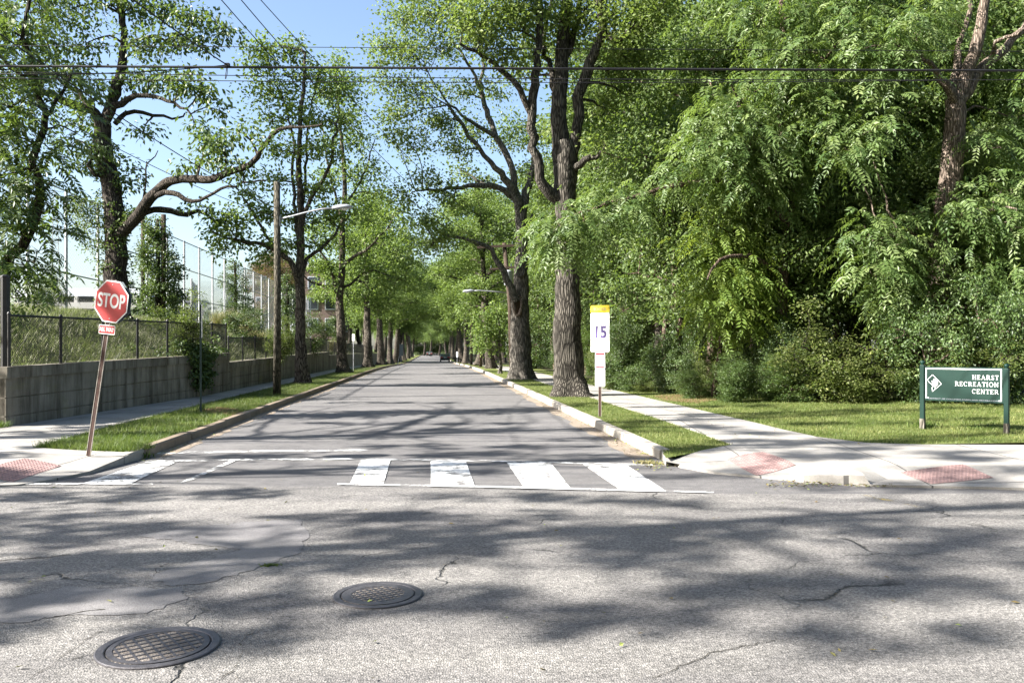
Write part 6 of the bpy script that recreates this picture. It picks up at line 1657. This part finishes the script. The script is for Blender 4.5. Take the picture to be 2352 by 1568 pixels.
# ------------------------------------------------------------------ grass
def blades(name, P, h, w, bend, mat, seed, seg2=False, parent=None, lean=(0, 0), hv=.35):
    """P (n,3) roots; each blade a thin bent sliver"""
    g = np.random.default_rng(seed); n = len(P)
    a = g.uniform(0, 6.28, n); D_ = np.stack([np.cos(a), np.sin(a), np.zeros(n)], 1); a2 = g.uniform(0, 6.28, n)
    Bd = np.stack([np.cos(a2) + lean[0], np.sin(a2) + lean[1], np.zeros(n)], 1)
    H = h * g.uniform(1 - hv, 1 + hv, n)[:, None]; Wd = (w * g.uniform(.7, 1.3, n))[:, None]; up = np.array([0, 0, 1.0])
    b = bend * g.uniform(.3, 1.4, n)[:, None]
    if seg2:
        m = P + up * H * .62 + Bd * H * b * .3; t = P + up * H * (1 - .35 * np.minimum(b, 1.2)) + Bd * H * b
        V = np.stack([P - D_ * Wd / 2, P + D_ * Wd / 2, m + D_ * Wd * .4, m - D_ * Wd * .4, t], 1).reshape(-1, 3); i = np.arange(n)[:, None] * 5
        Fa = [i + np.array([[0, 1, 2, 3]]), i + np.array([[3, 2, 4]])]; va = np.clip(g.beta(2.2, 2.4, n), 0, 1); va = np.concatenate([va, va])
    else:
        t = P + up * H + Bd * H * b
        V = np.stack([P - D_ * Wd / 2, P + D_ * Wd / 2, t], 1).reshape(-1, 3); Fa = [np.arange(n * 3).reshape(-1, 3)]; va = np.clip(g.beta(2.2, 2.4, n), 0, 1)
    if not parent:
        X_, Y_ = P[:, 0], P[:, 1]
        pat = np.sin(X_ * 1.1 + 1.7 * np.sin(Y_ * .8)) * np.sin(Y_ * 1.5 + np.sin(X_ * 2.3)) + .6 * np.sin(X_ * 4.1 + Y_ * 2.2) * np.sin(Y_ * 5.3 - X_)
        pat = np.concatenate([pat, pat]) if seg2 else pat
        va = np.clip(va + .22 * pat, 0, 1)
    o0 = np.array(parent.location) if parent else 0
    me = np_mesh(name, V - o0, Fa, [MT[mat]], smooth=False, var=va)
    o = link(name, me, parent)
    if not parent: o['kind'] = 'stuff'
    return o
def inside(poly, X, Y):
    r = np.zeros(len(X), bool); n = len(poly); j = n - 1
    for i in range(n):
        xi, yi, xj, yj = poly[i][0], poly[i][1], poly[j][0], poly[j][1]
        c = ((yi > Y) != (yj > Y)) & (X < (xj - xi) * (Y - yi) / (yj - yi + 1e-12) + xi); r ^= c; j = i
    return r
def scatter(poly, n, seed, near=None):
    g = np.random.default_rng(seed); P = np.array([(p[0], p[1]) for p in poly])
    lo, hi = P.min(0), P.max(0)
    X, Y = g.uniform(lo[0], hi[0], n), g.uniform(lo[1], hi[1], n)
    m = inside(poly, X, Y)
    if near: m &= g.uniform(0, 1, n) < np.clip(near / Y, .05, 1) ** 1.5
    return X[m], Y[m]
def grow_grass(name, poly, n, hf, h, w, bend, mat, seed, near=None, clump=0.0, **kw):
    X, Y = scatter(poly, n, seed, near)
    if clump:
        k = np.sin(X * 2.1 + 1.3 * np.sin(Y * 1.7)) * np.sin(Y * 2.6 + seed) ; keep = np.random.default_rng(seed + 9).uniform(0, 1, len(X)) < 1 - clump * (k < 0); X, Y = X[keep], Y[keep]
    Z = np.array([hf(x, y) for x, y in zip(X, Y)])
    return blades(name, np.stack([X, Y, Z], 1), h, w, bend, mat, seed, **kw)
lv = [(lvf[0].x, lvf[0].y), (lvf[1].x, lvf[1].y), (lvf[2].x, lvf[2].y), RW(LV, 12.6)[:2], RW(LV, 60)[:2], RW(LS, 60)[:2], RW(LS, 16.2)[:2]]
grow_grass('verge_grass', lv, 420000, hv, .075, .007, .6, 'verge_blade', 1, 13, .35)
ed = [(lvf[0].x, lvf[0].y), (lvf[1].x, lvf[1].y), (lvf[2].x, lvf[2].y), (lvf[2].x + .1, lvf[2].y + .5), (lvf[0].x + .2, lvf[0].y + .5)]
grow_grass('verge_grass', ed, 6000, hv, .11, .008, .8, 'verge_blade', 2)
rv = [(vf[0].x + .05, vf[0].y), (vf[1].x, vf[1].y), RW(SL, 17)[:2], RW(SL, 55)[:2], RW(VL, 55)[:2], RW(VL, 12.4)[:2]]
grow_grass('verge_grass', rv, 250000, hv, .042, .008, .5, 'grass_blade', 3, 14, .25)
lw = [(14, 12.75)] + [tuple(G(px, py, .13)[:2]) for px, py in ((2352, 1021), (2120, 1020), (1990, 1016), (1880, 1003), (1800, 986), (1735, 970))] + [tuple(RW(SR, y)[:2]) for y in (17, 30, 50)] + [tuple(RW(7.7, 50)[:2]), tuple(RW(7.7, 28)[:2]), (6.5, 24.2), (8.2, 22.6), (11, 20.9), (14, 20.4)]
grow_grass('lawn_grass', lw, 520000, h_lawn, .045, .010, .55, 'grass_blade', 4, 16, .3)
grow_grass('lawn_grass', [(5.8, 25.5), (6.6, 23.6), (8.2, 22.2), (11, 20.5), (15, 20.0), (15, 21.5), (9, 23.5), (6.5, 26)], 5000, h_lawn, .22, .012, .8, 'verge_blade', 5, seg2=True)
cl = [(WC.x + .1, WC.y - .02), (WC.x, WC.y - 1.1), (-11.6, 15.3), (-14, 15), (-14, WC.y - .02)]
grow_grass('verge_grass', cl, 16000, lambda x, y: .125, .12, .009, .7, 'verge_blade', 6)
def h_b2(x, y): return h_bank(x, y)
bk = [(WC.x - .35, WC.y + .35), (-16.5, WC.y + .35), (-18, 26), RW(-14.5, 27)[:2], RW(-14.5, 75)[:2], RW(xw(75) - .35, 75)[:2], RW(xw(27) - .35, 27)[:2]]
grow_grass('bank_grass', bk, 95000, h_b2, .25, .012, 1.1, 'long_blade', 7, 26, .5, seg2=True, lean=(.6, -.1))
grow_grass('bank_grass', bk, 22000, h_b2, .18, .013, .9, 'verge_blade', 8, 26, .4, seg2=True)
# ornamental grass tussocks on the bank
for i, (px, d, h, lb) in enumerate(((500, 45, 1.15, 'straw coloured ornamental grass tussock on the bank above the step in the wall'), (530, 48, 1.3, 'taller plumed grass tussock left of the ivy-clad shrub'), (585, 43, 1.2, 'arching plumed grass tussock left of the lamp pole'), (565, 50, 1.1, 'grass tussock tucked under the ivy-clad shrub'), (735, 62, 1.1, 'pale grass tussock between the first two street trees'), (760, 70, 1.1, 'pale grass tussock just left of the second street tree'))):
    c = W(px, 800, d); z0 = h_bank(c.x, d) - .05; e = empty('ornamental_grass', (c.x, d, z0), lb, 'grass tussock')
    g = np.random.default_rng(i + 20); n = 420
    P = np.stack([c.x + g.normal(0, .16, n), d + g.normal(0, .16, n), np.full(n, z0)], 1)
    blades('blades', P, h, .016, .75, 'plume', i + 30, True, e, (.35, 0))
# litter in the gutters and small weeds
def litter(name, P, seed, L, mat):
    g = np.random.default_rng(seed); n = len(P); D_ = g.normal(0, 1, (n, 3)) * np.array([1, 1, .18]); N = g.normal(0, .35, (n, 3)) + np.array([0, 0, 1.0])
    V, Fa = leaf_quads(P, D_, N, L * g.uniform(.5, 1.3, n), L * .5 * g.uniform(.5, 1.2, n))
    o = link(name, np_mesh(name, V, [Fa], [MT[mat]], smooth=False, var=g.uniform(0, 1, n))); o['kind'] = 'stuff'; return o
g = np.random.default_rng(77); P = []
for i in range(900):
    y = 12.2 + 40 * g.uniform() ** 1.8; s = g.uniform() < .6
    p = RW(KR - abs(g.normal(0, .16)) - .02, y) if s else RW(KL + abs(g.normal(0, .14)) + .02, y); P.append((p.x, p.y, .014))
for i in range(140): x, y = g.uniform(-6, 7), g.uniform(3.6, 12); P.append((x, y, .014))
for i in range(150): p = G(1505 + g.normal(0, 22), 1068 + g.normal(0, 5), .01); P.append((p.x, p.y, .016 + abs(g.normal(0, .015))))
for i in range(260): p = G(g.uniform(1760, 2060), 1110 + g.normal(0, 3) + 5 * g.uniform(), .01); P.append((p.x, p.y, .014))
for i in range(180): p = G(g.normal(1910, 50), 1105 + g.normal(0, 2)); P.append((p.x, p.y - .03, .016))
litter('fallen_leaves', np.array(P), 5, .045, 'dead_leaf')
P = []
for i in range(1300): x, y = g.uniform(-6, 14), g.uniform(12.5, 26); P.append((x, y, .155 + (h_lawn(x, y) - .13 if TR(x, y)[0] > 6.4 else 0)))
P = [p for p in P if (TR(p[0], p[1])[0] > 3.5 or TR(p[0], p[1])[0] < -4.4)]
litter('fallen_leaves', np.array(P), 6, .04, 'dead_leaf')
def weed(px, py, h, n, r, label, mat='verge_blade', z=.0):
    c = G(px, py, z); e = empty('weed', (c.x, c.y, z), label, 'weed'); g = np.random.default_rng(px)
    P = np.stack([c.x + g.normal(0, r, n), c.y + g.normal(0, r * .6, n), np.full(n, z)], 1)
    blades('leaves', P, h, .016, .9, mat, px, True, e)
weed(326, 1051, .11, 46, .07, 'small green weed growing in the gutter beside the stop sign')
weed(622, 1299, .016, 120, .035, 'mossy green tuft in the road by the worn patch')
weed(1488, 1064, .05, 120, .10, 'brownish tuft at the end of the right kerb', 'plume')
weed(462, 945, .22, 60, .05, 'grass tuft at the foot of the thin green post', z=.12)
weed(2125, 984, .14, 150, .10, 'grass tuft at the foot of the left park sign post', z=.15)
weed(2285, 990, .10, 200, .22, 'low leafy patch beside the right park sign post', z=.15)
weed(1010, 1500, .012, 1, .01, 'fallen sprig lying on the road near the bottom edge') if False else None
# unseen trees added behind the viewer to cut the sky's fill light
for i, (x, y, sc) in enumerate(((-11, -9.5, 1.45), (-4, -8.6, 1.65), (4.5, -8.2, 1.75), (12, -8.0, 1.75), (20, -8, 1.7), (28, -8.4, 1.6), (-16, -17, 1.3), (-5, -15, 1.25), (4, -13.5, 1.3), (13, -13, 1.3), (22, -12, 1.3), (31, -11, 1.3), (-1, -22, 1.5), (14, -23, 1.5), (28, -22, 1.5))):
    plant('unseen_roadside_tree', (x, y, .1), KIND['street_b'], 'unseen tree added behind the viewer to block sky light', 'tree', 'added sky-blocking trees behind the viewer', i * 2.1, sc)
for i, xr in enumerate((-9, -5, -1.5, 2, 5.5, 9.5)):
    p = RW(xr, 288 + 3 * (i % 2)); shrub('shrub_b', p.x, p.y, zt(p.y), 2.4 + .3 * (i % 3), i * 1.3, 'big bush among the trees closing the end of the road', 'far_bush', 'bushes at the far end of the road')
# bushes far inside the wood, closing the view under the crowns
rg3 = random.Random(4)
for i in range(26):
    x = 6 + 46 * i / 25 + rg3.uniform(-.8, .8); y = 58 + rg3.uniform(-6, 6) - max(0, (x - 20)) * .45
    shrub(rg3.choice(['shrub_b', 'shrub_c']), x, y, h_lawn(x, y), (rg3.uniform(1.2, 1.8), rg3.uniform(1.2, 1.8), rg3.uniform(1.0, 1.9)), rg3.uniform(0, 6), 'undergrowth bush deep inside the wood among the trunks', 'undergrowth_bush', 'bushes deep inside the wood')
# cracks opened in the old asphalt
MT['crack'] = M_ground('crack_dirt', [(0.3, (0.012, 0.011, 0.010)), (0.7, (0.045, 0.042, 0.03))], 20, 90, 0.2)
def crack(pts, w, seed):
    r = random.Random(seed); P = [G(x, y) for x, y in pts]; L = []
    for a, b in zip(P[:-1], P[1:]):
        n = max(2, int((b - a).length / .035))
        for i in range(n):
            q = a.lerp(b, i / n); L.append((q.x + r.gauss(0, .009), q.y + r.gauss(0, .009)))
    up = [(x, y + w * r.uniform(.15, 1)) for x, y in L]; dn = [(x + .003, y - w * r.uniform(.15, 1)) for x, y in L]
    sheet('road_crack', up + dn[::-1], lambda x, y: .0085, MT['crack'])
crack([(60, 1562), (105, 1540), (150, 1502), (205, 1466), (250, 1440)], .007, 1)
crack([(150, 1520), (215, 1500)], .005, 2)
crack([(505, 1567), (535, 1535), (560, 1505), (552, 1478), (590, 1450)], .008, 3)
crack([(352, 1325), (362, 1303), (398, 1292)], .012, 4)
crack([(130, 1416), (200, 1404), (262, 1400)], .010, 5)
crack([(-20, 1290), (120, 1280), (170, 1272)], .012, 6)
crack([(1500, 1560), (1640, 1500), (1790, 1470)], .004, 7)
for i in range(14):
    px = 1395 + 420 * i / 13 + rg3.uniform(-12, 12); p = G(px, 897 + 30 * i / 13, .15); y = p.y + rg3.uniform(.5, 1.6)
    shrub(rg3.choice(['shrub_a', 'shrub_b', 'shrub_c']), p.x * y / p.y, y, h_lawn(p.x, y), (rg3.uniform(.22, .5), rg3.uniform(.22, .5), rg3.choice([.16, .25, .4, .55])), rg3.uniform(0, 6), hedge, grp=HG)
